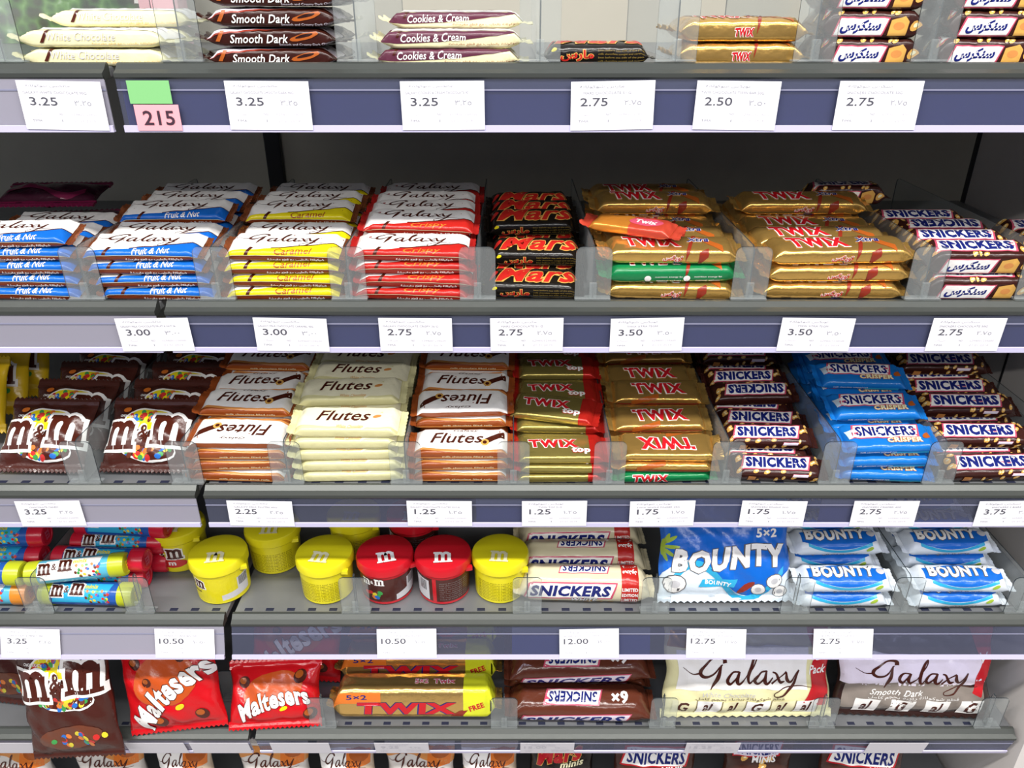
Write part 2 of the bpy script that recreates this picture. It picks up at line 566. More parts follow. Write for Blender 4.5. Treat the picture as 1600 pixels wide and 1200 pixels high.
# ------------------------------------------------------------------ the gondola: levels measured from the photograph
ROWZ = {1: 1.4350, 2: 1.164, 3: 0.894, 4: 0.660, 5: 0.410, 6: 0.160}
SEAM = -0.431
BACK = 0.55
WALLX = 0.845
m_deck = mat('grey_shelf_metal', '7f8184', .38, .35, .05, 30, var=.08)
m_lip = mat('shelf_lip_metal', '454845', .34, .3, .04, 40)
m_rod = mat('rail_edge_plastic', 'c4bfdc', .22, 0)
m_slot = mat('slot_dark', '20243a', .6)
m_navy = mat('navy_reflection_colour', '1c3080', .45, 0, .05, 25, var=.15)  # colour of the dark aisle reflection seen in the clear rails
m_head = mat('grey_header_strip', '74767c', .4, 0, .04, 30)
m_milk = clear('milky_rail_plastic', 'c9c8d6', 'b4b1bf', .55, .2)
m_clear_rail = clear('clear_rail_plastic', 'd2d5e2', '8e92aa', .13, .14)
m_acr = clear('clear_acrylic', 'f4f6f6', 'd8dcdc', .09, .05)
m_acr_edge = clear('acrylic_cut_edge', '5a6468', '4a5258', .45, .15)
m_back = mat('back_panel_grey', 'b5b1a2', .6, 0, .06, 18, var=.10)
m_back_top = mat('back_panel_cream', 'aeaa9d', .6, 0, .03, 18, var=.04)
m_side = mat('side_panel_grey', 'dcd6d2', .55, 0, .05, 14, var=.06)
m_post = mat('upright_black', '18181a', .5)
m_floor = mat('floor_tile', '8d8a86', .35, 0, .03, 6, var=.08)

def struct(name, me):
    o = link(name, me); o['kind'] = 'structure'; return o
struct('floor', box_mesh('floor', -3.2, 3.2, -4.6, .7, -.03, 0, m_floor))
wb = struct('wall_back', box_mesh('wall_back', -1.6, WALLX, BACK, BACK + .03, 0, 1.435, m_back))
wu = struct('wall_back_upper', box_mesh('wall_back_upper', -1.6, WALLX, BACK, BACK + .03, 1.435, 1.95, m_back_top))
wr = struct('wall_right', box_mesh('wall_right', WALLX, WALLX + .025, -.02, BACK + .03, 0, 1.95, m_side))
link('panel_joint', box_mesh('panel_joint', WALLX - .0015, WALLX, .30, .304, .0, 1.95, m_post), wr)
link('corner_gap', box_mesh('corner_gap', WALLX - .006, WALLX, BACK - .006, BACK, 0, 1.43, m_post), wr)
struct('unseen_dark_wall', box_mesh('unseen_dark_wall', -3.2, 3.2, -2.75, -2.65, 0, 2.0, mat('added_reflection_dark', '3c4158', .5, 0, .1, 8, var=.3)))  # unseen wall across the aisle, added to darken low reflections in rails and foil
o = link('upright_post', box_mesh('upright_post', SEAM - .014, SEAM + .014, BACK - .016, BACK - .0005, 0, 1.95, m_post, .002))
tag(o, 'black slotted upright post on the back panel between two shelf bays', 'post')

RAIL_TILT = {1: 0, 2: -3, 3: 0, 4: 20, 5: -14}
RAIL_HS = {1: .054, 2: .049, 3: .046, 4: .050, 5: .040}
def rail_frame(row):
    """origin (y,z) at top of the plate, down direction and outward normal"""
    t = R(RAIL_TILT[row])
    return Vector((0, -.013, ROWZ[row] - .009)), Vector((0, -math.sin(t), -math.cos(t))), Vector((0, -math.cos(t), math.sin(t)))
def make_shelf(row, x0, x1, left, label):
    z = ROWZ[row]
    s = empty('gondola_shelf', ((x0 + x1) / 2, 0, z - .012))
    tag(s, label, 'shelf', 'shelves of the gondola')
    off = Vector(((x0 + x1) / 2, 0, z - .012))
    def add(name, me, par=s):
        me.transform(Matrix.Translation(-off)); return link(name, me, par)
    add('deck', box_mesh('deck', x0, x1, .004, BACK - .002, z - .010, z, m_deck, .001))
    lip = prism_x('front_lip', [(.0038, z + .003), (.0038, z - .012), (-.012, z - .012), (-.0145, z - .009), (-.0145, z - .005), (-.008, z - .0015), (-.002, z + .004), (.001, z + .005)], x0, x1, m_lip)
    add('front_lip', lip)
    o, d, n = rail_frame(row); RAIL_H = RAIL_HS[row]
    th = .0016
    a = o; b = o + d * RAIL_H
    plate = [(a.y, a.z), (b.y, b.z), ((b - n * th).y, (b - n * th).z), ((a - n * th).y, (a - n * th).z)]
    rail = add('price_rail', prism_x('price_rail', plate, x0, x1, m_milk if left else m_clear_rail))
    e = b + d * .0005
    c = b - n * th
    pr = [((b + n * .0030).y, (b + n * .0030).z), ((b + n * .0030 - d * .0045).y, (b + n * .0030 - d * .0045).z), ((b + n * .0012 - d * .0050).y, (b + n * .0012 - d * .0050).z),
          ((b + n * .0001 - d * .0012).y, (b + n * .0001 - d * .0012).z), ((c - n * .0005).y, (c - n * .0005).z), ((c - n * .0005 + d * .0022).y, (c - n * .0005 + d * .0022).z), ((b + n * .0030 + d * .0022).y, (b + n * .0030 + d * .0022).z)]
    add('rail_edge', prism_x('rail_edge', pr, x0, x1, m_rod), rail)
    g = o + d * .012
    gp = [((g + n * .0007).y, (g + n * .0007).z), ((g + n * .0007 + d * .0016).y, (g + n * .0007 + d * .0016).z), ((g + d * .0016).y, (g + d * .0016).z), (g.y, g.z)]
    add('rail_groove', prism_x('rail_groove', gp, x0, x1, mat('groove_plastic', '84859c', .3)), rail)
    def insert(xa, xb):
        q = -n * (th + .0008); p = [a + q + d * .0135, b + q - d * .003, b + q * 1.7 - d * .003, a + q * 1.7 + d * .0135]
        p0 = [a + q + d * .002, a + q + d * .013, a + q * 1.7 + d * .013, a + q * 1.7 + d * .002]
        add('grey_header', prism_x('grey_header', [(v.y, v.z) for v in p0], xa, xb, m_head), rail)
        add('navy_reflection_strip', prism_x('navy_reflection_strip', [(v.y, v.z) for v in p], xa, xb, m_navy), rail)  # navy reflection of the rail plastic, painted as a strip behind it
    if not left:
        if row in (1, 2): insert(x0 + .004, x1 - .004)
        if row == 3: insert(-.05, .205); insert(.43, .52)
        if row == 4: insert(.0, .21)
    sm = box_mesh('slot', -.006, .006, -.003, .003, -.0004, .0002, m_slot, 0)
    x = x0 + .02
    while x < x1 - .01:
        if x > -.80:
            so = link('slot', sm, s); so.location = (x - off.x, .012, z + .0002 - off.z)
        x += .0325
    return s
ROWNAME = {1: 'topmost', 2: 'second', 3: 'third', 4: 'fourth', 5: 'fifth'}
for r in range(1, 6):
    make_shelf(r, SEAM + .006, .835, False, '%s grey shelf from the top with clear price rail, wide right bay' % ROWNAME[r])
    make_shelf(r, -1.45, SEAM - .006, True, '%s grey shelf from the top with milky price rail, left bay' % ROWNAME[r])
base = empty('gondola_shelf', (0, 0, 0)); tag(base, 'grey base shelf just above the floor carrying the bottom bags', 'shelf', 'shelves of the gondola')
link('deck', box_mesh('base_deck', -1.45, .835, -.01, BACK - .002, .150, .170, m_deck, .002), base)
link('kick_plate', box_mesh('kick', -1.45, .835, .02, .035, .001, .150, m_lip), base)

# ------------------------------------------------------------------ clear dividers
DIV_W, DIV_H, DIV_D = .044, .066, .40
def divider_meshes():
    t = .0016
    def plate(name, w, h, axis):
        # rounded top corners, edge faces in a darker cut-edge material
        r = .008; pts = [(-w / 2, 0), (w / 2, 0)]
        for i in range(5): a = R(90 * i / 4); pts.append((w / 2 - r + r * math.cos(a), h - r + r * math.sin(a)))
        for i in range(5): a = R(90 + 90 * i / 4); pts.append((-w / 2 + r + r * math.cos(a), h - r + r * math.sin(a)))
        n = len(pts)
        if axis == 'x': f = lambda p, k: (p[0], k, p[1])
        else: f = lambda p, k: (k, p[0], p[1])
        V = [f(p, -t / 2) for p in pts] + [f(p, t / 2) for p in pts]
        Fc = [tuple(range(n)), tuple(range(n, 2 * n))[::-1]] + [(i, (i + 1) % n, n + (i + 1) % n, n + i) for i in range(n)]
        me = mesh_from(name, V, Fc, [m_acr, m_acr_edge], [0, 0] + [1] * n)
        bm = bmesh.new(); bm.from_mesh(me); bmesh.ops.recalc_face_normals(bm, faces=bm.faces); bm.to_mesh(me); bm.free()
        return me
    fin = plate('divider_fin', DIV_D, DIV_H, 'y'); fin.transform(Matrix.Translation((0, DIV_D / 2 + .0012, 0)))
    fr = plate('divider_front', DIV_W, DIV_H, 'x')
    ft = box_mesh('divider_foot', -DIV_W / 2, DIV_W / 2, -.0045, .010, -.0006, .0016, m_acr, .0005)
    cl = box_mesh('divider_clip', -.0045, .0045, -.0040, -.0009, .001, .022, m_acr, .001)
    return fin, fr, ft, cl
DM = divider_meshes()
_d = DIV_D; DIV_D = .010; DMS = divider_meshes(); DIV_D = _d
SHORT = {(4, -.565), (4, -.237), (4, .023), (4, .217), (4, .430), (5, -.598), (5, -.478), (5, -.314), (5, -.013), (5, .25), (5, .515), (5, .790)}
def divider(row, x, between):
    d = empty('shelf_divider', (x, .058 if row == 5 and x in (-.598, -.478) else .0015, ROWZ[row] + .0055))
    tag(d, 'clear acrylic divider between %s' % between, 'divider', 'clear shelf dividers')
    for nm, me in zip(('fin', 'front_plate', 'foot', 'clip'), DMS if (row, x) in SHORT else DM): link(nm, me, d)
    return d
DIVS = {
 1: [(-.547, 'shelf edge and the pale white bars, top shelf'), (-.354, 'pale white bars and dark smooth bars'), (-.166, 'dark smooth bars and cookie bars'), (.030, 'cookie bars and the lone black bar'), (.176, 'lone black bar and top gold bars'), (.324, 'top gold bars and brown peanut bars'), (.451, 'two columns of brown peanut bars, top shelf')],
 2: [(-.523, 'two columns of blue nut bars'), (-.362, 'blue nut bars and yellow caramel bars'), (-.200, 'yellow caramel bars and red crisp bars'), (-.042, 'red crisp bars and black bars'), (.099, 'black bars and gold bars with a green one'), (.291, 'two columns of gold bars'), (.505, 'gold bars and brown peanut bars'), (.640, 'brown peanut bars and the grey side panel')],
 3: [(-.592, 'two rows of brown candy bags'), (-.449, 'brown candy bags and orange wafer rolls'), (-.310, 'orange wafer rolls and cream wafer rolls'), (-.146, 'cream wafer rolls and second orange wafer column'), (.002, 'orange wafer rolls and olive gold red-ended bars'), (.134, 'olive gold bars and bright gold bars'), (.295, 'bright gold bars and brown peanut bars'), (.446, 'brown peanut bars and blue peanut bars'), (.590, 'blue peanut bars and long brown peanut bars'), (.760, 'long brown peanut bars and the side panel')],
 4: [(-.718, 'two heaps of blue candy tubes'), (-.565, 'blue candy tubes and yellow pots'), (-.237, 'yellow pots and red pots'), (.023, 'last yellow pot and beige multipacks'), (.217, 'beige multipacks and the blue coconut bag'), (.430, 'blue coconut bag and coconut bars'), (.595, 'two columns of coconut bars'), (.770, 'coconut bars and the side panel')],
 5: [(-.598, 'brown candy bag and red chocolate-ball bag'), (-.478, 'two red chocolate-ball bags'), (-.314, 'red chocolate-ball bag and gold multipacks'), (-.013, 'gold multipacks and brown multipacks'), (.25, 'brown multipacks and the cream value bag'), (.515, 'cream value bag and dark value bag'), (.790, 'dark value bag and the shelf end')],
}
for r, L_ in DIVS.items():
    for x, b in L_: divider(r, x, b)

# ------------------------------------------------------------------ print colours
def ink(name, col, rough=.25, bump=.32): return mat('ink_' + name, col, rough, 0, bump, 50)
W_ = ink('white', 'f4f1ee'); BRN = ink('chocolate', '4a1d12'); DBR = ink('dark_brown', '2c120e'); RED = ink('red', 'c01a24')
BLU = ink('blue', '1565c4'); NAVY = ink('navy', '1a2470'); YEL = ink('yellow', 'e6d516'); ORG = ink('orange', 'd8742a')
TAN = ink('peanut', 'd9a654'); CRM = ink('cream', 'ece6bc'); GRN = ink('green', '1c8a4a'); GRY = ink('grey', '8d8a88')
LGR = ink('light_grey', 'c9c8cc'); PNK = ink('pink_border', 'c8506a'); CAR = ink('caramel', 'a8551e'); LILAC = ink('lilac_white', 'e6dcea')
CYA = ink('cyan', '2fa6d2'); LIM = ink('lime', '9db83a'); BLK = ink('black', '141212'); GOLDI = mat('ink_gold', 'c08a3a', .28, .8, .2, 45)
RBR = ink('red_brown', '8a2d1c'); MRED = ink('mid_red', 'b8241e'); DGRY = ink('dark_grey', '5c5a5c'); PALE = ink('pale_blue', 'cfe2f0')
LEAF = ink('leaf_orange', 'cf8a4a')

def wv(a, b, k=1.0, ph=0): return lambda t: a + b * math.sin(k * math.pi * t + ph)
ARC_TXT = 'شوكولاتة بالحليب مع قطع مقرمشة'

# ---- script-logo bars
def script_bar(key, band, sub, subm, base, seal, seed, L=.138, W=.046, H=.0135, low=W_):
    s = Flow(L, W, H, seed=seed, dome=.0012)
    e = s.top - W / 2; end = s.sv[-1] * .86
    hi = lambda t: e + .004 + .017 * t ** 1.6
    lo = lambda t: e - .0040 + .0016 * math.sin(3 * t + .5)
    it = [BAND(-L / 2, L / 2, lo, hi, band, 0), BAND(-L / 2, L / 2, hi, lambda t: end, W_, 0),
          BAND(-L / 2, L / 2, lambda t: lo(t) - .0006, lo, CRM, .1),
          BAND(-L * .1, L / 2, lambda t: hi(t * .6 + .4) - .0005, lambda t: hi(t * .6 + .4) + .0012, BRN, .5),
          G(BRN, 1, -.004, s.top + .004, L * .80, W * .62, fat=1.2),
          T(sub, subm, 1, L * .10, e + .0035, L * .33, .0088, bold=.012, shear=.25, rot=2),
          T(ARC_TXT, low, 1, L * .12, e - .0082, L * .5, .0040, bold=.02, ar=True),
          PARA(-L * .33, -L * .30, e - .002, e + .010, .006, BRN, .8)]
    flow_kind(key, 'chocolate_bar', 'chocolate bar', s, base, seal, it)
brown_wrap = wrap('brown_wrapper', '7c3418'); blue_wrap = wrap('blue_wrapper', '1a5fae'); red_wrap = wrap('red_wrapper', 'a31f1c')
silver = mat('silver_foil', 'd0ccc8', .25, .8, .5, 90); copper_foil = mat('copper_foil', 'b5673f', .25, .7, .5, 90)
script_bar('nut', BLU, 'Fruit & Nut', W_, brown_wrap, copper_foil, 3)
script_bar('caramel', YEL, 'Caramel', CAR, brown_wrap, copper_foil, 4)
script_bar('crisp', MRED, 'Crispy', ORG, wrap('crisp_wrapper', '94261a'), red_wrap, 5)

def slab_bar(key, basec, it_fn, seed, L, W=.06, H=.0165, seal=None, name='chocolate_bar'):
    s = Flow(L, W, H, seed=seed, dome=.0016, fin=.012, taper=.018)
    flow_kind(key, name, 'chocolate bar', s, basec, seal or basec, it_fn(s, s.top - W / 2))
dark_wrap = wrap('dark_wrapper', '35160f'); cream_wrap = wrap('cream_wrapper', 'e9e2b4')
slab_bar('dark', dark_wrap, lambda s, e: [
    BAND(-s.L / 2, s.L / 2, lambda t: e - .002 + .012 * t, lambda t: s.sv[-1] * .85, LILAC, 0),
    BAND(-s.L / 2, s.L / 2, lambda t: e - .004 + .012 * t, lambda t: e - .002 + .012 * t, RBR, .3),
    T('Smooth Dark', W_, 1, -.012, e - .007, .062, .0085, bold=.012, shear=.25),
    E_(.036, e - .005, .016, .0032, CAR, .6, 12), E_(.036, e - .0042, .010, .0016, DBR, .8, 12),
    T('Smooth and Creamy Dark Chocolate', LILAC, 1, .040, e - .0128, .062, .0026),
    PARA(-.058, -.054, e - .010, e + .001, .006, CAR, .8),
    G(BRN, 1, 0, s.top + .008, .12, .030, fat=1.2)], 6, .135, seal=dark_wrap)
slab_bar('white', cream_wrap, lambda s, e: [
    BAND(-s.L / 2, s.L / 2, lambda t: e + .010 - .004 * t, lambda t: s.sv[-1] * .85, W_, 0),
    T('White Chocolate', LGR, 1, -.010, e - .004, .075, .008, shear=.25, bold=.006),
    PARA(-.056, -.052, e - .010, e + .006, .010, BRN, 1),
    T(ARC_TXT, TAN, 1, .036, e - .011, .07, .003, ar=True),
    G(BRN, 1, .010, s.top + .004, .13, .036, fat=1.1)], 7, .158)
slab_bar('cookies', cream_wrap, lambda s, e: [
    BAND(-s.L / 2, s.L / 2, lambda t: e - .010 + .012 * t * t, lambda t: e + .004 + .003 * math.sin(3 * t), ink('plum', '5a2a3c'), .2),
    T('Cookies & Cream', W_, 1, -.020, e - .004, .070, .008, bold=.012, shear=.2, rot=1),
    PARA(-.060, -.057, e - .004, e + .006, .005, BRN, 1),
    T(ARC_TXT, RBR, 1, .034, e - .0105, .075, .0032, ar=True),
    BAND(-s.L / 2, s.L / 2, lambda t: e + .010, lambda t: s.sv[-1] * .85, W_, 0),
    G(BRN, 1, .0, s.top + .010, .12, .03, fat=1.1)], 8, .152)

# ---- black bar
s = Flow(.112, .042, .0215, r=.008, seed=9, dome=.002)
e = s.top - s.W / 2
ms = lambda x, y, w, h: OUTL('Mars', x, y, w, h, MRED, TAN, .8, bold=.025, grow=.04, shear=.35)
gold_txt = ink('dull_gold', '8c7434')
it = ms(.004, s.top + .001, .100, .028) + OUTL('مارس', -.022, e - .0075, .036, .011, MRED, TAN, .8, bold=.03, grow=.05, ar=True)
for k in range(4): it.append(T('milk chocolate nougat and caramel' if k % 2 else 'best before see side of the pack', gold_txt, 1, .026, e - .003 - .0034 * k, .050, .0022))
it += [E_(-.049, s.top + .001, .006, .004, MRED, .8, 40), E_(-.047, e - .001, .003, .002, YEL, .8)]
flow_kind('black', 'chocolate_bar', 'chocolate bar', s, wrap('black_wrapper', '17130f', .2), wrap('black_wrapper', '17130f'), it)

# ---- gold finger bars
gold = mat('gold_foil', 'e6b865', .22, .80, .34, 55); olive = mat('olive_gold_foil', 'b0a058', .26, .7, .22, 55)
greenw = wrap('green_wrapper', '127a45'); redw = mat('red_foil', 'c2271f', .26, .35, .35, 70)
def finger(key, basem, L, W, H, seed, front='arab', top=True, sealm=None, topword=None):
    s = Flow(L, W, H, r=.006, seed=seed, dome=.0015, fin=.012, taper=.014, wr=.0008)
    e = s.top - W / 2; it = []
    if top:
        it += OUTL('TWIX', -L * .16, s.top, L * .44, W * .54, RED, W_, .8, bold=.05, grow=.05, shear=-.25)
        it += OUTL('Xtra', L * .20, s.top + .004, L * .17, W * .26, NAVY, W_, 1, bold=.03, grow=.05, shear=.25)
        it += [BAND(L * .10, L * .20, lambda t: e - .012 + .05 * t, lambda t: e + .002 + .05 * t, RBR, .2),
               BAND(L * .20, L * .38, lambda t: e + .026 - .026 * t, lambda t: e + .036 - .024 * t, CAR, .2)]
    if front == 'arab':
        it += OUTL('تويكس', .0, e - H * .38, L * .15, .0085, RED, W_, 1.1, bold=.02, grow=.06, ar=True)
        it += [T('Xtra', NAVY, 1.4, .006, e - H * .72, L * .08, .0040, bold=.03, shear=.2)]
        it += [BAND(L * .20, L * .27, lambda t: e - H * .9 + .012 * t, lambda t: e + .0 + .006 * t, RBR, .3)]
    elif front == 'latin':
        it += OUTL('TWIX', .0, e - H * .45, L * .15, .0085, RED, W_, 1.1, bold=.05, grow=.06, shear=.1)
    elif front == 'green':
        for k, x in enumerate((-.03, .018)):
            it += [E_(x, e - H * .5, .0042, .004, W_, 1), T('nutrition energy fat', W_, 1, x + .026, e - H * .4, .034, .0026), T('typical values', W_, 1, x + .026, e - H * .66, .03, .0026)]
    flow_kind(key, 'chocolate_bar', 'chocolate bar', s, basem, sealm or basem, it)
finger('gold', gold, .158, .042, .0195, 11)
finger('gold_wide', gold, .172, .042, .0195, 12)
finger('gold_green', greenw, .158, .042, .0195, 13, front='green')
finger('gold_plain', gold, .136, .045, .022, 14, front='latin')
s = Flow(.118, .050, .0125, seed=15, fin=.010)
e = s.top - s.W / 2
it = [BAND(.040, s.L / 2, lambda t: 0, lambda t: s.sv[-1] * .95, redw, .1)] + OUTL('TWIX', -.010, s.top + .003, .070, .017, RED, W_, .8, bold=.05, grow=.05, shear=-.1) + \
     OUTL('top', .028, s.top - .012, .026, .013, W_, RED, 1.3, bold=.05, grow=.04)
flow_kind('olive_top', 'chocolate_bar', 'chocolate bar', s, olive, redw, it)
s = Flow(.130, .044, .0135, seed=16, fin=.011, wr=.0011)
e = s.top - s.W / 2
it = OUTL('TWIX', .002, s.top, .080, .022, RED, W_, .8, bold=.05, grow=.05, shear=-.2) + \
     [BAND(-.040, .0, lambda t: e - .010 + .012 * t, lambda t: e - .002 + .012 * t, CAR, .3), BAND(-.06, .06, lambda t: e - .0105, lambda t: e - .0065, RBR, .2)]
flow_kind('bright_gold', 'chocolate_bar', 'chocolate bar', s, gold, gold, it)
flow_kind('bright_green', 'chocolate_bar', 'chocolate bar', s, greenw, greenw, OUTL('TWIX', -.02, e - .003, .05, .012, RED, W_, .8, bold=.05, grow=.05))
s = Flow(.105, .034, .012, seed=17, fin=.012)
e = s.top - s.W / 2
it = [BAND(-.0, s.L / 2, lambda t: 0, lambda t: s.sv[-1] * .95, mat('coral_foil', 'cf4a36', .3, .3, .3, 60), .1), E_(.018, s.top, .022, .010, PNK, .6), T('Twix', W_, 1, .018, s.top, .028, .010, bold=.03)]
flow_kind('orange_tilt', 'chocolate_bar', 'chocolate bar', s, mat('orange_foil', 'd98a34', .27, .4, .3, 60), mat('coral_foil', 'cf4a36'), it)

# ---- brown peanut bars
brown_pea = wrap('peanut_bar_wrapper', '3a1b16', .22)
def nuts(rng, x0, x1, y0, y1, n, r=.0036):
    out = []
    for k in range(n):
        x, y = rng.uniform(x0, x1), rng.uniform(y0, y1)
        out.append(E_(x, y, r * rng.uniform(.9, 1.5), r * rng.uniform(.55, .8), TAN, .5 + .02 * k, rng.uniform(0, 90), 9))
        out.append(E_(x + .0005, y + .0004, r * .45, r * .25, CRM, .75 + .02 * k, 20, 7))
    return out
def peanut(key, L, W, H, seed, mode='latin', basem=None):
    rng = random.Random(seed)
    s = Flow(L, W, H, r=.006, seed=seed, dome=.0015, fin=.009)
    e = s.top - W / 2; it = []
    lw = L * .70
    it += LOGO('SNICKERS', -.004, s.top, lw, W * .50, NAVY, W_, PNK, .6, bold=.06, pad=.12)
    it += nuts(rng, L * .34, L * .46, s.top - W * .4, s.top + W * .42, 5, .0042) + nuts(rng, -L * .47, -L * .41, s.top - W * .4, s.top + W * .42, 4, .0042) + nuts(rng, -L * .35, L * .35, s.top - W * .47, s.top - W * .40, 5, .0032)
    if mode == 'arab':
        h = H * .46
        it += [PARA(-L * .40, L * .10, e - H * .83, e - H * .12, .006, PNK, .6), PARA(-L * .385, L * .085, e - H * .78, e - H * .17, .006, W_, .8),
               T('سنكرس', NAVY, 1.2, -L * .13, e - H * .47, L * .40, h * 1.15, bold=.045, shear=.3, ar=True)]
        it += [P_([(L * .15, e - H * .80), (L * .33, e - H * .80), (L * .345, e - H * .3), (L * .30, e - H * .1), (L * .17, e - H * .22)], TAN, .6), E_(L * .25, e - H * .45, .006, .004, LEAF, .8), E_(L * .42, e - H * .4, .008, .0045, TAN, .6, 45), E_(L * .42, e - H * .38, .004, .002, CRM, .8, 45)]
    else:
        it += nuts(rng, -L * .40, L * .42, e - H * .75, e - H * .25, 6, .0038)
        it += [P_([(-L * .36, e - H * .85), (-L * .27, e - H * .85), (-L * .265, e - H * .3), (-L * .35, e - H * .25)], LEAF, .7)]
        it += LOGO('سنكرس', .028, e - H * .1, .02, .0032, NAVY, LILAC, PNK, .9)[:2]
    flow_kind(key, 'chocolate_bar', 'chocolate bar', s, basem or brown_pea, basem or brown_pea, it)
peanut('peanut_arab', .108, .040, .0265, 21, 'arab')
peanut('peanut_wide', .128, .042, .029, 22, 'arab')
peanut('peanut', .122, .036, .020, 23)
peanut('peanut_long', .138, .038, .020, 24)
s = Flow(.122, .046, .0165, r=.007, seed=25, fin=.010, wr=.0013)
e = s.top - s.W / 2
bluew = wrap('blue_peanut_wrapper', '1670c2')
it = LOGO('SNICKERS', -.004, s.top + .006, .084, .018, NAVY, W_, PNK, .6, bold=.04, pad=.14) + OUTL('CRISPER', .018, s.top - .010, .048, .008, CRM, CAR, .9, bold=.04, grow=.07, shear=.1) + \
     [E_(.050, s.top - .004, .007, .004, CAR, 1.6, 30), P_([(-.056, s.top - .006), (-.046, s.top - .006), (-.048, s.top + .010), (-.058, s.top + .010)], PALE, .6), BAND(.0, .05, lambda t: e - .012, lambda t: e - .006, CYA, .4), T('milk chocolate crisped rice', W_, .9, -.02, e - .006, .05, .003)]
flow_kind('blue_peanut', 'chocolate_bar', 'chocolate bar', s, bluew, bluew, it)

# ---- wafer rolls
flute_base = wrap('orange_wafer_wrapper', '93481f')
def flute(key, base, light, word, roll, sub, subm, seed, L=.128):
    s = Flow(L, .050, .0150, seed=seed, dome=.0014, fin=.010)
    e = s.top - s.W / 2
    it = [BAND(-L / 2, L / 2, lambda t: e + .010 - .006 * math.sin(2.4 * t), lambda t: s.sv[-1] * .84, light, 0),
          T('Flutes', word, 1, -.006, s.top + .003, .074, .022, shear=.3, bold=.014), T(sub, subm, 1, .006, e + .006 if light is not W_ else s.top + .019, .036, .0055, shear=.3, bold=.004)]
    if light is W_:
        it += [BAND(-L / 2, L / 2, lambda t: e + .006 - .006 * math.sin(2.4 * t), lambda t: e + .010 - .006 * math.sin(2.4 * t), LEAF, .2),
               BAND(.030, .060, lambda t: e + .012 + .020 * t, lambda t: e + .024 + .020 * t, BRN, .6), E_(.033, e + .019, .006, .0065, TAN, .8), E_(.033, e + .019, .003, .0035, BRN, 1),
               T('milk chocolate filled rolls', CRM, 1, .01, e - .006, .07, .0026), BAND(-L / 2, L / 2, lambda t: e - .009, lambda t: e - .0074, LEAF, .2)]
    else:
        it += [E_(.040, s.top + .001, .006, .003, LEAF, 1, 20), BAND(.022, .062, lambda t: e + .0 + .022 * t, lambda t: e + .005 + .026 * t, light, .4)]
    flow_kind(key, 'wafer_roll_pack', 'wafer pack', s, base, base, it)
flute('flute', flute_base, W_, BRN, BRN, 'Galaxy', BRN, 31)
flute('flute_cream', wrap('cream_wafer_wrapper', 'dcd6a2'), ink('paler_cream', 'efeacb'), BRN, TAN, 'White Chocolate', TAN, 32, .140)

# ---- coconut bars
s = Flow(.136, .042, .026, r=.011, seed=41, dome=.002, fin=.011)
e = s.top - s.W / 2
bw = wrap('coconut_wrapper', 'dfe6ee', .2)
it = [BAND(-.058, .058, lambda t: e - .004 + .014 * (1 - math.sin(math.pi * t)), lambda t: s.top + .012 - .004 * math.cos(2 * math.pi * t), BLU, .1), BAND(-.05, .05, lambda t: e - .010 + .012 * (1 - math.sin(math.pi * t)), lambda t: e - .005 + .012 * (1 - math.sin(math.pi * t)), CYA, .2)]
def wavy(a, k): return lambda v: np.stack([v[:, 0], v[:, 1] + a * np.sin(v[:, 0] * k)], 1)
it += OUTL('BOUNTY', -.004, s.top + .002, .096, .021, W_, DGRY, .8, bold=.045, grow=.05, shear=.1, warp=wavy(.0015, 70))
it += [T('BOUNTY', GRY, .9, .004, e - .015, .05, .006, bold=.02), E_(.052, s.top + .002, .006, .006, LGR, .8), E_(.046, e - .004, .006, .003, LIM, .8, 30), T('57 g', GRY, .9, -.048, e - .015, .01, .003)]
flow_kind('coconut', 'chocolate_bar', 'chocolate bar', s, bw, bw, it)

# ---- multipacks
s = Flow(.200, .050, .050, r=.018, seed=51, dome=.003, fin=.010, taper=.022, wr=.0012)
e = s.top - s.W / 2
beige = wrap('beige_pack', 'd9cfae', .22)
it = [BAND(.056, .082, lambda t: .0, lambda t: s.sv[-1] * .9, MRED, .1)]
it += LOGO('SNICKERS', -.022, e - .014, .124, .020, NAVY, W_, PNK, .6, bold=.045) + OUTL('WHITE', .0, e - .030, .040, .008, LGR, DGRY, 1.6, bold=.03, grow=.06, shear=.3)
for y_ in (s.top, ):
    it += LOGO('SNICKERS', .000, y_, .068, .013, NAVY, W_, PNK, .6, rot=180) + [T('WHITE', LGR, 1, .0, y_ + .012, .026, .005, rot=180, bold=.02)]
it += [T('LIMITED', W_, 1, .069, e - .010, .024, .006, bold=.03), T('EDITION', W_, 1, .069, e - .020, .024, .006, bold=.03), T('LIMITED', W_, 1, .069, e - .030, .024, .006, bold=.03), T('EDITION', W_, 1, .069, e - .038, .024, .006, bold=.03), T('إصدار', W_, 1, .069, s.top + .006, .022, .009, ar=True, bold=.03, rot=180), T('محدود', W_, 1, .069, s.top - .006, .022, .009, ar=True, bold=.03, rot=180)]
it += nuts(random.Random(5), -.06, .05, e - .043, e - .037, 6, .005)
flow_kind('beige_multi', 'multipack', 'multipack', s, beige, beige, it)
s = Flow(.268, .052, .058, r=.012, seed=52, dome=.002, fin=.012, taper=.016, wr=.0014)
e = s.top - s.W / 2
limew = wrap('lime_wrapper', 'd8dc2c')
it = [BAND(.082, s.L / 2, lambda t: 0, lambda t: s.sv[-1] * .92, limew, .1), BAND(-s.L / 2, -.055, lambda t: e - .022, lambda t: e - .002, ORG, .08)]
it += [T('5×2', NAVY, .9, -.095, e - .010, .034, .009, bold=.02)] + OUTL('TWIX', -.012, e - .031, .165, .022, RED, NAVY, .8, bold=.05, grow=.025, shear=.05)
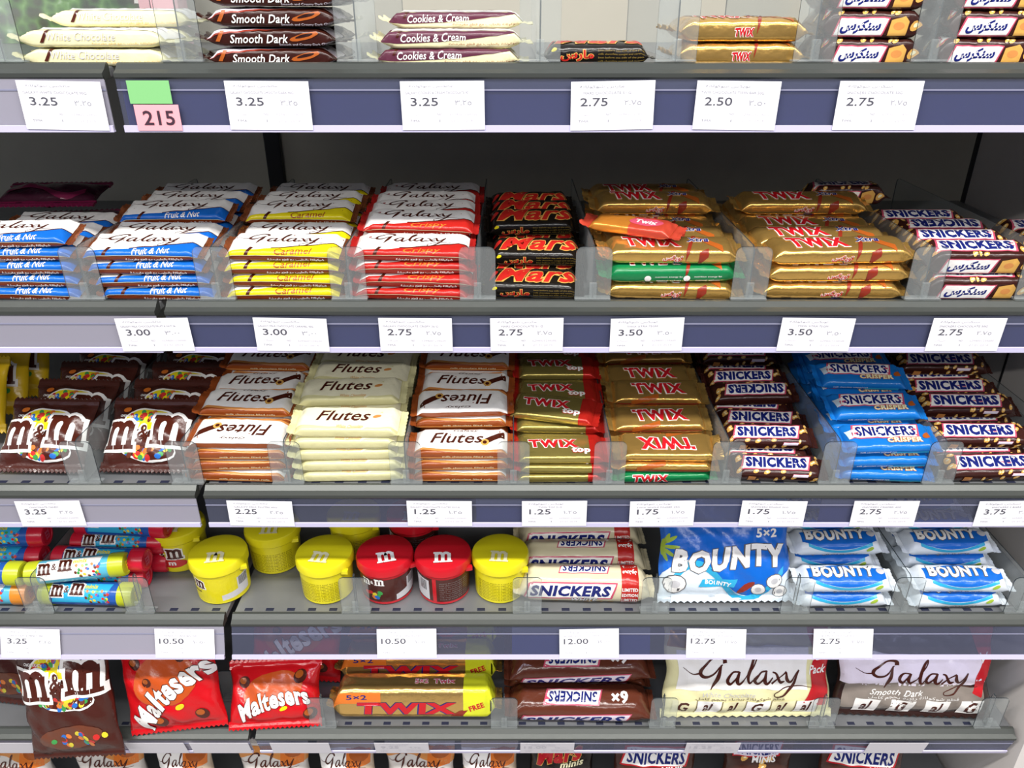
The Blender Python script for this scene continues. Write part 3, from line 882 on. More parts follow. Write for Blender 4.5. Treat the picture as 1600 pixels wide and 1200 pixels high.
it += OUTL('5×2', .012, s.top - .006, .022, .010, PNK, W_, .8, bold=.02, grow=.05) + OUTL('Twix', .050, s.top - .006, .036, .011, PNK, W_, .8, bold=.03, grow=.05)
it += [P_([(.060, e - .046), (.076, e - .036), (.090, e - .034), (.080, e - .046)], RBR, .9), T('FREE', RED, 1, .104, e - .028, .026, .010, bold=.04, rot=20)]
flow_kind('gold_multi', 'multipack', 'multipack', s, mat('gold_foil_pack', 'e2b86e', .22, .8, .38, 40), mat('gold_foil_pack', 'cf9440'), it)
s = Flow(.236, .060, .046, r=.020, seed=53, dome=.003, fin=.010, taper=.03, wr=.0022)
e = s.top - s.W / 2
choc = wrap('brown_pack', '5e2f20', .2)
it = LOGO('SNICKERS', -.012, s.top - .012, .082, .019, NAVY, W_, PNK, .6, rot=180) + [T('6×', W_, 1, .066, s.top - .012, .028, .021, bold=.04, rot=180)]
it += LOGO('SNICKERS', -.01, e - .026, .17, .018, NAVY, LILAC, PNK, .6, shear=.3, rot=2) + nuts(random.Random(8), -.10, .0, e - .042, e - .034, 6, .006)
flow_kind('brown_multi', 'multipack', 'multipack', s, choc, choc, it)

# ---- bags
CANDY = [ink('candy_red', 'c8302c'), ink('candy_blue', '2a6cc0'), ink('candy_green', '3f9a4c'), ink('candy_yellow', 'e2cf34'), ink('candy_orange', 'dc7a34'), ink('candy_brown', '6a3420')]
def candies(rng, cx, cy, rx, ry, n, r=.0045, half=0, layer=.9):
    out = []
    for k in range(n):
        a = rng.uniform(0, 6.283) if not half else rng.uniform(0, 3.14159) * half
        q = math.sqrt(rng.random())
        out.append(E_(cx + rx * q * math.cos(a), cy + ry * q * math.sin(a), r, r * .78, CANDY[k % 6], layer + .015 * k, rng.uniform(0, 180), 8))
    return out
def letter_m(x, y, w, h, fg, outm, layer, outline=True):
    """slab-serif m from rectangles and arches"""
    it = []
    def shape(g, mm, ly):
        st = w * .20
        for k in (-.36, 0, .36):
            it.append(P_([(x + k * w - st / 2 - g, y - h / 2 - g), (x + k * w + st / 2 + g, y - h / 2 - g), (x + k * w + st / 2 + g, y + h * .34 + g), (x + k * w - st / 2 - g, y + h * .34 + g)], mm, ly))
            it.append(P_([(x + k * w - w * .17 - g, y - h / 2 - g), (x + k * w + w * .17 + g, y - h / 2 - g), (x + k * w + w * .17 + g, y - h * .36 + g), (x + k * w - w * .17 - g, y - h * .36 + g)], mm, ly + .04))
        it.append(P_([(x - .53 * w - g, y + h * .34 - g), (x - .20 * w, y + h * .34 - g), (x - .26 * w, y + h * .5 + g), (x - .53 * w - g, y + h * .5 + g)], mm, ly + .05))
        for c in (-.18, .18):
            pts = []
            for i in range(9):
                a = math.pi * i / 8; pts.append((x + c * w + (w * .28 + g) * math.cos(a), y + h * .12 + (h * .38 + g) * math.sin(a)))
            for i in range(8, -1, -1):
                a = math.pi * i / 8; pts.append((x + c * w + max(.001, w * .085 - g) * math.cos(a), y + h * .12 + max(.001, h * .14 - g) * math.sin(a)))
            it.append(P_(pts, mm, ly + .07))
    if outline: shape(h * .10, outm, layer)
    shape(0, fg, layer + .4)
    return it
def mm_logo(x, y, w, fg=BRN, outm=W_, layer=1.2):
    h = w * .36
    v = letter_m(x - w * .31, y - h * .08, w * .36, h, fg, outm, layer) + letter_m(x + w * .30, y + h * .12, w * .40, h * 1.08, fg, outm, layer)
    return v + OUTL('&', x - w * .02, y + h * .03, w * .15, h * .55, fg, outm, layer + 1.0, bold=.015, grow=.10)
candy_brown = wrap('brown_candy_bag', '46211a', .22)
def candy_bag(key, w, h, t, seed, logo_y, arch=True, lower=True):
    rng = random.Random(seed)
    s = Pouch(w, h, t, seed, wr=.0022)
    it = [E_(0, logo_y + w * .17, w * .30, w * .14, W_, .2, n=20), E_(0, logo_y + w * .165, w * .28, w * .125, YEL, .4, n=20)] + candies(rng, 0, logo_y + w * .15, w * .25, w * .12, 26, w * .034, 1, .6)
    it += [T('CHOCOLATE', W_, 1.5, -w * .26, logo_y + w * .20, w * .2, w * .03, bold=.03, rot=-8), E_(-w * .30, logo_y + w * .29, w * .045, w * .035, ORG, .9)]
    if lower:
        it += [E_(w * .02, logo_y - w * .16, w * .36, w * .15, W_, .2, -8, 20), E_(w * .02, logo_y - w * .15, w * .345, w * .14, BRN, .4, -8, 20)] + candies(rng, w * .02, logo_y - w * .16, w * .32, w * .12, 40, w * .034, -1, .5)
    it += mm_logo(0, logo_y, w * .92)
    if h > .18:
        it += [E_(w * .02, .044, w * .36, .022, ink('mid_brown', '6a3a28'), .3, 8, 20)] + candies(rng, .008, .040, w * .34, .014, 24, w * .036, 0, .6)
    pouch_kind(key, 'candy_bag', 'candy bag', s, candy_brown, candy_brown, it)
candy_bag('candy', .126, .105, .036, 61, .050)
candy_bag('candy_tall', .150, .212, .046, 62, .140)
yb = wrap('yellow_candy_bag', 'e0b81c', .25)
s = Pouch(.12, .11, .034, 63); pouch_kind('candy_yellow', 'candy_bag', 'candy bag', s, yb, yb, mm_logo(0, .055, .09) + candies(random.Random(3), 0, .03, .04, .015, 14))
purp = wrap('plum_bag', '3d1226', .22); magenta = wrap('magenta_foil', '7a1c44', .22)
s = Pouch(.15, .075, .026, 64); pouch_kind('plum', 'chocolate_bag', 'chocolate bag', s, purp, magenta, [BAND(-.06, .06, wv(.02, .01, 2), wv(.03, .012, 2), magenta, .3)])
ballred = wrap('red_ball_bag', 'c8141c', .2)
def ball_bag(key, w, h, t, seed, tw, ty, rot, balls):
    s = Pouch(w, h, t, seed, wr=.0024)
    arcw = lambda v: np.stack([v[:, 0], v[:, 1] - 3.0 * (v[:, 0]) ** 2 + .0], 1)
    it = [E_(0, h * .58, w * .34, h * .26, ink('ball_glow', 'c0501c'), .2, 10, 20)]
    for (x, y, r) in balls:
        it += [E_(x, y, r, r * .92, BRN, .5), E_(x - r * .2, y + r * .25, r * .6, r * .5, CAR, .7)]
    it += [E_(w * .12, h * .30, w * .05, h * .03, YEL, .8, 20)]
    it += OUTL('Maltesers', 0, ty, tw, tw * .26, W_, BRN, 1.1, bold=.035, grow=.03, rot=rot, warp=arcw)
    pouch_kind(key, 'chocolate_ball_bag', 'candy bag', s, ballred, ballred, it)
ball_bag('balls', .160, .165, .05, 65,   .158, .080, 36, [(-.05, .125, .010), (.03, .13, .010), (-.03, .095, .009), (.055, .145, .009), (.05, .03, .011), (-.02, .022, .011)])
ball_bag('balls_small', .152, .105, .045, 66, .118, .048, 12, [(-.05, .075, .010), (.045, .08, .011), (.06, .02, .011)])
cocow = wrap('coconut_bag', 'dbe7f2', .18); COB = ink('coconut_blue', '0f62c4')
s = Pouch(.208, .205, .05, 67, wr=.0026)
it = [BAND(-.108, .108, lambda t: .036 + .03 * math.sin(2.2 * math.pi * t), lambda t: .150 + .012 * math.sin(math.pi * t), COB, .2, 24), BAND(-.108, .108, lambda t: .150 + .012 * math.sin(math.pi * t), lambda t: .162 + .012 * math.sin(math.pi * t), CYA, .2, 24),
      BAND(-.09, .09, lambda t: .024 + .03 * math.sin(2.2 * math.pi * t), lambda t: .036 + .03 * math.sin(2.2 * math.pi * t), CYA, .25, 24)]
it += OUTL('BOUNTY', .004, .068, .180, .036, W_, DGRY, 1, bold=.05, grow=.035, shear=.1, warp=wavy(.005, 30)) + [T('5×2', W_, 1, .064, .106, .036, .014, bold=.03)]
for x, y, r in ((-.082, .028, .018), (.075, .032, .014), (.05, .018, .012), (.085, .014, .012)):
    it += [E_(x, y, r, r * .85, DGRY, .6), E_(x, y, r * .9, r * .76, W_, .8), E_(x, y, r * .45, r * .35, LGR, 1)]
for k in range(6): it.append(E_(-.095 + .006 * math.cos(k), .085 + .012 * math.sin(k * 1.1), .013, .003, LIM, .7, 30 * k))
it += [PARA(-.045, .01, .024, .036, .006, CYA, .9), T('BOUNTY', W_, 1.2, -.015, .030, .04, .007, bold=.03, rot=-8), E_(.03, .022, .016, .005, RBR, 1, 30)]
pouch_kind('coconut_bag', 'coconut_bag', 'candy bag', s, cocow, cocow, it)
val_c = wrap('cream_value_bag', 'e8e2ae', .24)
s = Pouch(.288, .175, .045, 68, wr=.0022)
it = [P_([(.095, .168), (.135, .168), (.150, .10), (.135, .02), (.090, .02), (.108, .06), (.110, .12)], RED, .3), BAND(-.125, .10, lambda t: .052 + .005 * math.sin(3 * t), lambda t: .120 + .01 * math.sin(2.5 * t), W_, .1),
      G(BRN, 1, -.005, .078, .225, .074, fat=1.15), T('White Chocolate', LGR, 1, -.035, .046, .09, .009, shear=.25), T('Value', W_, 1, .122, .112, .032, .016, shear=.15, bold=.02), T('Pack', W_, 1, .120, .088, .030, .016, shear=.15, bold=.02),
      T('قطع شوكولاتة بيضاء بحجم كامل', BRN, 1, -.015, .037, .15, .0075, ar=True), P_([(-.14, .125), (-.075, .125), (-.08, .152), (-.135, .152)], GOLDI, .4)]
for k in range(6): it += [P_([(-.13 + .042 * k, .006), (-.092 + .042 * k, .006), (-.088 + .042 * k, .034), (-.128 + .042 * k, .032)], W_ if k % 2 else CRM, .5), T('G' if k % 3 == 0 else 'al', BRN, .9, -.11 + .042 * k, .020, .018, .022, shear=.3, bold=.03), P_([(-.0905 + .042 * k, .006), (-.0895 + .042 * k, .006), (-.0855 + .042 * k, .034), (-.0865 + .042 * k, .034)], BRN, .9)]
pouch_kind('value_cream', 'value_bag', 'chocolate bag', s, val_c, val_c, it)
val_d = wrap('dark_value_bag', '33201c', .22); GB = ink('taupe', '8a8078')
s = Pouch(.262, .165, .045, 69, wr=.0022)
it = [BAND(-.12, .115, lambda t: .014, lambda t: .058 + .01 * math.sin(3 * t), GB, .2), BAND(-.128, .12, lambda t: .058 + .008 * t, lambda t: .118 - .01 * t, LILAC, .15), P_([(.085, .158), (.125, .158), (.135, .10), (.11, .04), (.095, .05), (.11, .10)], RED, .4),
      G(BRN, 1, .0, .076, .21, .06, fat=1.2), T('Smooth Dark', W_, 1, -.035, .049, .09, .011, shear=.25, bold=.01), T('قطع شوكولاتة داكنة بحجم كامل', W_, 1, -.005, .038, .15, .008, ar=True), T('V', W_, 1, .113, .108, .016, .018, shear=.15)]
for k in range(4): it += [P_([(-.10 + .058 * k, .006), (-.062 + .058 * k, .006), (-.058 + .058 * k, .034), (-.098 + .058 * k, .034)], W_, .6), T('G' if k % 2 else 'al', BRN, 1, -.08 + .058 * k, .020, .02, .022, shear=.3, bold=.03)]
pouch_kind('value_dark', 'value_bag', 'chocolate bag', s, val_d, val_d, it)
def mini_bag(key, w, h, basem, items, seed): 
    s = Pouch(w, h, .04, seed); pouch_kind(key, 'minis_bag', 'candy bag', s, basem, basem, items(w, h))
mini_w = wrap('white_minis_bag', 'd8d2cc', .25); mini_o = wrap('tan_minis_bag', 'cdb8a0', .25); mini_b = wrap('black_minis_bag', '191412', .25); mini_br = wrap('brown_minis_bag', '43241a', .25)
mini_bag('mini_script', .125, .155, mini_w, lambda w, h: [BAND(-w / 2, w / 2, lambda t: h * .78 + .01 * math.sin(5 * t), lambda t: h * .93, LEAF, .2), BAND(w * .12, w * .45, lambda t: h * .7, lambda t: h * .93, ORG, .3), G(BRN, 1, -.005, h * .74, w * .85, .04, fat=1.2), E_(w * .3, h * .87, .017, .012, CAR, .7)], 71)
mini_bag('mini_script_orange', .100, .155, mini_o, lambda w, h: [BAND(-w / 2, w * .1, lambda t: h * .66, lambda t: h * .93, W_, .2), BAND(w * .02, w * .45, lambda t: h * .68 + .01 * t, lambda t: h * .92, ORG, .3), G(BRN, 1, -w * .05, h * .76, w * .85, .04, fat=1.2), E_(w * .25, h * .86, .018, .012, CAR, .7)], 72)
mini_bag('mini_black', .118, .155, mini_b, lambda w, h: OUTL('Mars', -.006, h * .84, w * .74, .030, RED, TAN, .8, bold=.04, grow=.04, shear=.35, rot=10) + [T('minis', CRM, 1.6, .018, h * .74, .045, .012, bold=.03, shear=.3, rot=8)], 73)
mini_bag('mini_peanut', .150, .155, mini_br, lambda w, h: LOGO('SNICKERS', 0, h * .83, w * .72, .024, NAVY, W_, RED, .7, rot=-3) + [T('MINIS', W_, 1, w * .2, h * .68, .04, .011, bold=.03)] + nuts(random.Random(4), -.05, .05, h * .5, h * .66, 8, .007), 74)
mini_bag('mini_brown', .125, .155, mini_br, lambda w, h: LOGO('SNICKERS', -.004, h * .90, w * .6, .018, NAVY, LILAC, RED, .7) + [T('MINIS', W_, 1, w * .05, h * .79, .045, .012, bold=.03, shear=.15)] + nuts(random.Random(6), -.05, .03, h * .66, h * .84, 6, .007), 75)

# ---- pots and tubes (turned shapes)
yel_pl = mat('yellow_pot_plastic', 'e4d81e', .28, 0, .03, 30); red_pl = mat('red_pot_plastic', 'c41a26', .25, 0, .03, 30)
yel_tint = ink('pot_yellow_label', 'dccf1c'); yel_tx = ink('olive_text', '857512'); pot_lbl = ink('pot_brown_label', '4a231e'); bar_ink = ink('barcode', '3a3838')
def pot_kind(key, plastic, face):
    Rb, Rt, H = .0396, .0424, .064
    bodyp = [(0, 0), (Rb - .003, 0), (Rb, .003), (Rt - .001, H - .006), (Rt - .001, H), (0, H)]
    body = lathe_mesh(key + '_pot', bodyp, [plastic])
    lidp = [(0, H - .008), (Rt + .0005, H - .008), (Rt + .0022, H - .006), (Rt + .0022, H + .005), (Rt + .0006, H + .0085), (Rt - .003, H + .0100), (Rt * .5, H + .0115), (0, H + .0118)]
    lid = lathe_mesh(key + '_lid', lidp, [plastic])
    sh = cyl_sheet(Rb, Rt - .001, .003, H - .006)
    it = []
    if face == 'text':
        for k in range(11):
            it.append(T('milk chocolate peanuts sugar cocoa butter' if k % 2 else 'ingredients store in a cool dry place', yel_tx, .5, 0, .006 + .0038 * k, .072, .0030, bold=.015))
    elif face == 'logo':
        it += mm_logo(-.012, .040, .060, layer=.6) + [E_(.0, .020, .024, .010, CANDY[0], .5), T('m', W_, .9, .0, .020, .012, .008, bold=.04), T('PEANUT', GRN, .9, -.02, .060, .02, .004)]
    elif face == 'barcode':
        it += [BAND(-.070, .056, lambda t: .004, lambda t: .056, yel_tint, .1, 40)]
        it += [P_([(.004, .006), (.052, .010), (.052, .050), (.030, .046), (.030, .022), (.004, .018)], LGR, .4)]
        for k in range(9): it.append(P_([(.033 + .002 * k, .028), (.0342 + .002 * k, .028), (.0342 + .002 * k, .046), (.033 + .002 * k, .046)], bar_ink, .6))
        it += mm_logo(-.042, .040, .044, layer=.6) + [T('peanut', BRN, .7, -.040, .024, .024, .006, bold=.03)]
    elif face == 'red_logo':
        it += [BAND(-.062, .062, lambda t: .005, lambda t: .056, pot_lbl, .2, 40), P_([(.010, .006), (.058, .010), (.058, .050), (.030, .046), (.030, .024), (.010, .018)], LGR, .5)]
        for k in range(9): it.append(P_([(.033 + .002 * k, .028), (.0342 + .002 * k, .028), (.0342 + .002 * k, .046), (.033 + .002 * k, .046)], bar_ink, .7))
        it += mm_logo(-.026, .048, .036, fg=W_, outm=pot_lbl, layer=.6)
        it += candies(random.Random(9), -.022, .022, .016, .012, 9, .005, 0, .6)
    elif face == 'red_text':
        it += [BAND(-.062, .062, lambda t: .005, lambda t: .056, pot_lbl, .2, 40), P_([(-.018, .004), (-.012, .004), (-.012, .056), (-.018, .056)], RED, .5), P_([(-.055, .010), (-.024, .006), (-.024, .050), (-.055, .052)], LGR, .5)]
        for k in range(7): it.append(P_([(-.042 + .002 * k, .026), (-.0408 + .002 * k, .026), (-.0408 + .002 * k, .048), (-.042 + .002 * k, .048)], bar_ink, .7))
        for k in range(9): it.append(T('milk chocolate sugar cocoa' if k % 2 else 'store in cool dry place', GRY, .5, .018, .010 + .0046 * k, .050, .0028))
    it = [(np.stack([v[:, 0], v[:, 1] * .86], 1), f, m_, ly) for v, f, m_, ly in it]
    lsh = flat_sheet(.2, .2, H + .0117)
    lg = letter_m(0, -.018, .027, .025, W_ if 'red' in key else CRM, W_, 3, False)
    tab = box_mesh(key + '_tab', .030, .041, -.031, -.024, H - .011, H - .004, plastic, .001)
    tab.transform(Matrix.Rotation(R(8), 4, 'Z'))
    KIND[key] = dict(name='candy_pot', cat='candy pot', body=body, parts=[('printed_label', print_mesh(key + '_print', sh, it)), ('lid', lid), ('lid_tab', tab)], sub=('lid', 'lid_emblem', print_mesh(key + '_emblem', lsh, lg, False, False)))
pot_kind('pot_yellow_text', yel_pl, 'text'); pot_kind('pot_yellow_logo', yel_pl, 'logo'); pot_kind('pot_yellow_code', yel_pl, 'barcode')
pot_kind('pot_red_logo', red_pl, 'red_logo'); pot_kind('pot_red_text', red_pl, 'red_text')
def put_pot(key, loc, label, spin, roll=(0, 0)):
    k = KIND[key]
    o = link(k['name'], k['body']); o.location = loc; o.rotation_euler = (R(roll[0]), R(roll[1]), R(spin))
    tag(o, label, k['cat'], 'plastic candy pots')
    for pn, pm in k['parts']:
        c = link(pn, pm, o)
        if pn == 'lid': link(k['sub'][1], k['sub'][2], c)
    return o
tube_blue = wrap('tube_blue', '2456a8', .22, bump=.05); tube_cyan = wrap('tube_cyan', '58b4d0', .22, bump=.05)
cap_red = mat('cap_red', 'c81c34', .25, 0, .03, 30); cap_lime = mat('cap_lime', 'b8c024', .28, 0, .03, 30); cap_orange = mat('cap_orange', 'd8862c', .28, 0, .03, 30)
def tube_kind(key, basem, capm):
    Rr, L = .0175, .118
    body = lathe_mesh(key + '_tube', [(0, 0), (Rr - .001, 0), (Rr, .001), (Rr, L), (0, L)], [basem], 28)
    cap = lathe_mesh(key + '_cap', [(0, L - .004), (Rr + .0012, L - .004), (Rr + .0012, L + .014), (Rr - .0005, L + .018), (Rr - .004, L + .0185), (Rr - .005, L + .0175), (0, L + .0175)], [capm], 28)
    foot = lathe_mesh(key + '_foot', [(0, -.010), (Rr - .001, -.010), (Rr + .0010, -.008), (Rr + .0010, .010), (0, .010)], [capm], 28)
    sh = cyl_sheet(Rr, Rr, .001, L - .001, 28)
    u = -Rr * .75; rng = random.Random(5)
    it = [P_([(u - .016, .022), (u + .016, .012), (u + .016, .096), (u - .016, .104)], CYA if basem is tube_blue else W_, .2)]
    lg = []
    for v, f, m_, ly in mm_logo(0, 0, .050, fg=BRN, outm=W_, layer=.8):
        lg.append((np.stack([u - v[:, 1] - .004, .036 + v[:, 0]], 1), f, m_, ly))
    it += lg
    for k in range(26): it.append(E_(u + .006 + rng.uniform(-.009, .009), .066 + rng.uniform(0, .036), .0026, .0021, CANDY[k % 6], .5 + .02 * k, rng.uniform(0, 90), 7))
    it += [T('minis', YEL, 1.4, u - .010, .072, .020, .007, rot=90, bold=.03)]
    lid_e = flat_sheet(.1, .1, L + .0177)
    em = letter_m(0, 0, .014, .011, YEL if capm is cap_lime else PNK, W_, 1, False)
    KIND[key] = dict(name='candy_tube', cat='candy tube', body=body, parts=[('printed_label', print_mesh(key + '_print', sh, it)), ('cap', cap), ('base_cap', foot)], sub=('cap', 'cap_emblem', print_mesh(key + '_em', lid_e, em, False, False)))
tube_kind('tube_red', tube_blue, cap_red); tube_kind('tube_lime', tube_cyan, cap_lime); tube_kind('tube_bluelime', tube_blue, cap_lime); tube_kind('tube_orange', tube_cyan, cap_orange)
def put_tube(key, loc, label, yaw=0, dive=0):
    k = KIND[key]; o = link(k['name'], k['body'])
    o.location = loc
    o.rotation_euler = (Matrix.Rotation(R(yaw), 3, 'Z') @ Matrix.Rotation(R(90 + dive), 3, 'Y')).to_euler()
    tag(o, label, k['cat'], 'blue candy tubes')
    for pn, pm in k['parts']:
        c = link(pn, pm, o)
        if pn == 'cap': link(k['sub'][1], k['sub'][2], c)

# ------------------------------------------------------------------ filling the shelves
UP = ['bottom', 'second up', 'third up', 'fourth up', 'fifth up', 'sixth up', 'seventh up', 'eighth up']
NTH = ['first', 'second', 'third', 'fourth', 'fifth', 'sixth', 'seventh', 'eighth']
def bay(kind, xc, row, look, levels, y0, group, pitch=None, jx=.0035, jr=2.0, flips=(), dx=None, lean=0, gap=.0026):
    rng = random.Random(int(abs(xc) * 1000) + row)
    k0 = kind(0, 0) if callable(kind) else kind
    sh = KIND[k0]['shape']; pitch = pitch or sh.W + .0035
    z0 = ROWZ[row] + .0004
    for r, n in enumerate(levels):
        for l in range(n):
            k = kind(r, l) if callable(kind) else kind
            lev = 'only one' if n == 1 else 'top' if l == n - 1 else UP[l]
            lab = '%s, %s in %s stack from the rail' % (look if not callable(look) else look(r, l), lev, NTH[r])
            rz = rng.uniform(-jr, jr) + (180 if (r, l) in flips else 0)
            x = xc + rng.uniform(-jx, jx) + (dx(r, l) if dx else 0)
            a = R(lean)
            M = Matrix.Rotation(a, 3, 'X') @ Matrix.Rotation(R(rz), 3, 'Z')
            put(k, (x, y0 + r * pitch + rng.uniform(-.001, .001), z0 + sh.W * .55 * math.sin(a) + l * (sh.H + gap) / math.cos(a)), lab, group, M.to_euler(), parts=(r == 0 or l >= n - 2))

# row 1
bay('white', -.450, 1, 'cream white-chocolate slab', [2, 3], .040, 'top shelf chocolate slabs', pitch=.066, gap=.002)
bay('dark', -.262, 1, 'dark brown smooth slab with lilac top', [5, 5], .036, 'top shelf chocolate slabs', gap=.003, dx=lambda r, l: .003 * l)
bay('cookies', -.070, 1, 'cream cookie slab with plum band', [2, 3], .038, 'top shelf chocolate slabs', dx=lambda r, l: .002 * l, gap=.001)
bay('black', .092, 1, 'lone black bar with red lettering', [1], .030, 'top shelf bars')
bay('gold_plain', .250, 1, 'gold finger bar on the top shelf', [2, 2], .034, 'top shelf bars', gap=.002)
bay('peanut_arab', .388, 1, 'brown peanut bar beside top gold bars', [4, 4], .030, 'top shelf bars', gap=.001)
bay('peanut_arab', .518, 1, 'brown peanut bar by the side panel', [4, 4], .030, 'top shelf bars', gap=.001)
# row 2
bay('nut', -.606, 2, 'blue nut bar beside plum bags', [5, 4, 4], .030, 'script-logo bars', pitch=.0545, lean=15)
bay('nut', -.442, 2, 'blue nut bar beside yellow bars', [4, 4, 5, 5, 5], .030, 'script-logo bars', pitch=.0545, lean=15, dx=lambda r, l: .008 * (l == 0) - .002 * l)
bay('caramel', -.281, 2, 'yellow caramel bar beside red bars', [4, 4, 5, 5, 5], .030, 'script-logo bars', pitch=.0545, lean=15)
bay('crisp', -.121, 2, 'red crisp bar beside black bars', [4, 5, 5, 5, 5], .030, 'script-logo bars', pitch=.0545, lean=15)
bay('black', .029, 2, 'black bar beside red crisp bars', [1, 2, 3, 3, 3], .030, 'black bars', pitch=.0515, lean=18)
bay(lambda r, l: 'gold_green' if (r, l) in ((0, 1), (2, 3)) else 'gold', .196, 2, lambda r, l: ('green wrapped finger bar' if (r, l) in ((0, 1), (2, 3)) else 'gold finger bar') + ' beside black bars', [3, 3, 3, 4, 4], .030, 'gold finger bars', pitch=.0505, lean=12)
bay('gold_wide', .398, 2, 'long gold finger bar beside brown bars', [3, 3, 3, 4, 3], .030, 'gold finger bars', pitch=.0505, lean=12)
bay('peanut_wide', .575, 2, 'thick brown peanut bar beside gold bars', [2, 2, 2, 2], .030, 'thick peanut bars', pitch=.0520, lean=12, flips=((2, 1),), jr=1)
bay('peanut_wide', .725, 2, 'thick brown peanut bar against side panel', [2, 2, 2], .030, 'thick peanut bars', pitch=.0520, lean=12)
o = put('orange_tilt', (.150, .048, ROWZ[2] + .0790), 'small orange and coral wrapped finger bar lying askew on gold bars', 'gold finger bars', (R(10), R(0), R(-28)))
put('peanut_arab', (at(1318, 312, .215).x, .222, ROWZ[2] + .0730), 'single peanut bar lying on top of the rear long gold bars', 'thick peanut bars', (0, 0, R(4)))
for k, (x, y, z) in enumerate(((-.640, .225, .006), (-.690, .235, .046))):
    put('plum', (x, y, ROWZ[2] + .020 + z), 'plum foil bag lying behind the blue nut bars, %s of its pile' % NTH[k], 'plum bags', (R(-78), 0, R(8 - 6 * k)))
# row 3
def bag_row(xc, n, where, sy=.028):
    for k in range(n):
        put('candy', (xc + .001 * ((k * 7) % 3 - 1), sy + .064 * k, ROWZ[3] + .009), 'brown candy bag leaning in %s, %s from the rail' % (where, NTH[k]), 'brown candy bags', (R(-48), 0, R((k * 5) % 5 - 2)))
bag_row(-.668, 5, 'the row beside the yellow bag'); bag_row(-.5205, 5, 'the row beside orange wafer rolls')
for k in range(3):
    put('candy_yellow', (-.815, .10 + .06 * k, ROWZ[3] + .03), 'yellow candy bag beside the brown candy bags, %s from the rail' % NTH[k], 'yellow candy bags', (R(-35), 0, R(4)))
bay('flute', -.379, 3, 'orange wafer pack beside brown candy bags', [4, 5, 5, 6, 6], .034, 'wafer packs', pitch=.0570, lean=10, flips=((0, 3),), jr=2.5)
bay('flute_cream', -.228, 3, 'cream wafer pack', [5, 6, 6, 6, 6], .034, 'wafer packs', pitch=.0570, lean=10, jr=2, jx=.003)
bay('flute', -.072, 3, 'orange wafer pack beside olive gold bars', [3, 5, 5, 6, 6], .034, 'wafer packs', pitch=.0570, lean=10, flips=((1, 4),), jr=2)
bay('olive_top', .067, 3, 'olive gold bar with red end', [3, 4, 5, 6, 6, 6], .032, 'olive gold bars', pitch=.0565, lean=10, jr=1)
put('olive_top', (.060, .090, ROWZ[3] + .0690), 'olive gold bar with red end lying askew on its column', 'olive gold bars', (R(12), R(0), R(-13)))
bay(lambda r, l: 'bright_green' if (r, l) == (0, 0) else 'bright_gold', .214, 3, lambda r, l: 'green wrapped bar under bright gold bars' if (r, l) == (0, 0) else 'bright gold bar beside peanut bars', [3, 4, 5, 5, 6, 6], .030, 'bright gold bars', pitch=.0520, lean=16, flips=((0, 2),), jr=1.5)
bay('peanut', .370, 3, 'brown peanut bar beside bright gold bars', [1, 2, 2, 3, 3, 4, 4], .026, 'brown peanut bars', pitch=.0450, lean=20, flips=((3, 2),), jr=2.5)
bay('blue_peanut', .518, 3, 'blue crisped peanut bar', [3, 4, 5, 5, 6], .030, 'blue peanut bars', pitch=.0545, lean=18, jr=2.5, gap=.0045)
bay('peanut_long', .676, 3, 'long brown peanut bar beside blue bars', [1, 2, 3, 3, 4, 4], .028, 'brown peanut bars', pitch=.0475, lean=20, flips=((1, 2),), jr=1.5)
# row 4
z4 = ROWZ[4] + .0182
for (k, x, y, z, yaw, dive, lab) in (
    ('tube_bluelime', -.700, .030, 0, -2, 0, 'blue candy tube with lime cap, lowest beside the yellow pots'),
    ('tube_lime', -.712, .030, .0375, 6, -3, 'pale blue candy tube with lime cap lying on another lime-capped tube'),
    ('tube_red', -.700, .068, 0, 0, 0, 'blue candy tube with red cap, bottom of the second tube row'),
    ('tube_red', -.690, .068, .0375, -3, 0, 'blue candy tube with red cap, second up in second tube row'),
    ('tube_red', -.680, .106, .0, 0, 0, 'blue candy tube with red cap, bottom of the third tube row'),
    ('tube_red', -.680, .106, .0375, 0, 0, 'blue candy tube with red cap, second up in third tube row'),
    ('tube_red', -.664, .106, .075, -4, 0, 'blue candy tube with red cap topping the third tube row'),
    ('tube_red', -.668, .145, .0, 0, 0, 'blue candy tube with red cap, bottom of the fourth tube row'),
    ('tube_red', -.668, .145, .0375, 0, 0, 'blue candy tube with red cap, second up in fourth tube row'),
    ('tube_red', -.664, .145, .075, 0, 0, 'blue candy tube with red cap topping the fourth tube row'),
    ('tube_orange', -.865, .030, .0, 0, 0, 'pale blue candy tube with orange cap in far tube heap'),
    ('tube_bluelime', -.865, .030, .0375, 0, 0, 'blue candy tube with lime cap topping an orange-capped tube'),
    ('tube_red', -.855, .070, .0, 0, 0, 'blue candy tube with red cap under two others, far heap'),
    ('tube_red', -.855, .070, .0375, 0, 0, 'blue candy tube with red cap in middle of far heap'),
    ('tube_red', -.845, .070, .075, 3, 0, 'blue candy tube with red cap topping the far heap')):
    put_tube(k, (x - .016, y, z4 + z), lab, yaw, dive)
zp = ROWZ[4] + .0004
def pot(key, px, py, Y, label, spin, roll=(0, 0)):
    c = at(px, py, Y); put_pot(key, (c.x, Y, zp), label, spin, roll)
pot('pot_yellow_logo', 290, 880, .135, 'yellow candy pot with logo label behind the barcoded yellow pot', 0)
pot('pot_yellow_code', 350, 910, .060, 'yellow candy pot with white barcode label', 10)
pot('pot_yellow_text', 435, 880, .130, 'yellow candy pot set back between two front yellow pots', 5)
pot('pot_yellow_text', 513, 910, .060, 'yellow candy pot covered in small print beside red pot', -8)
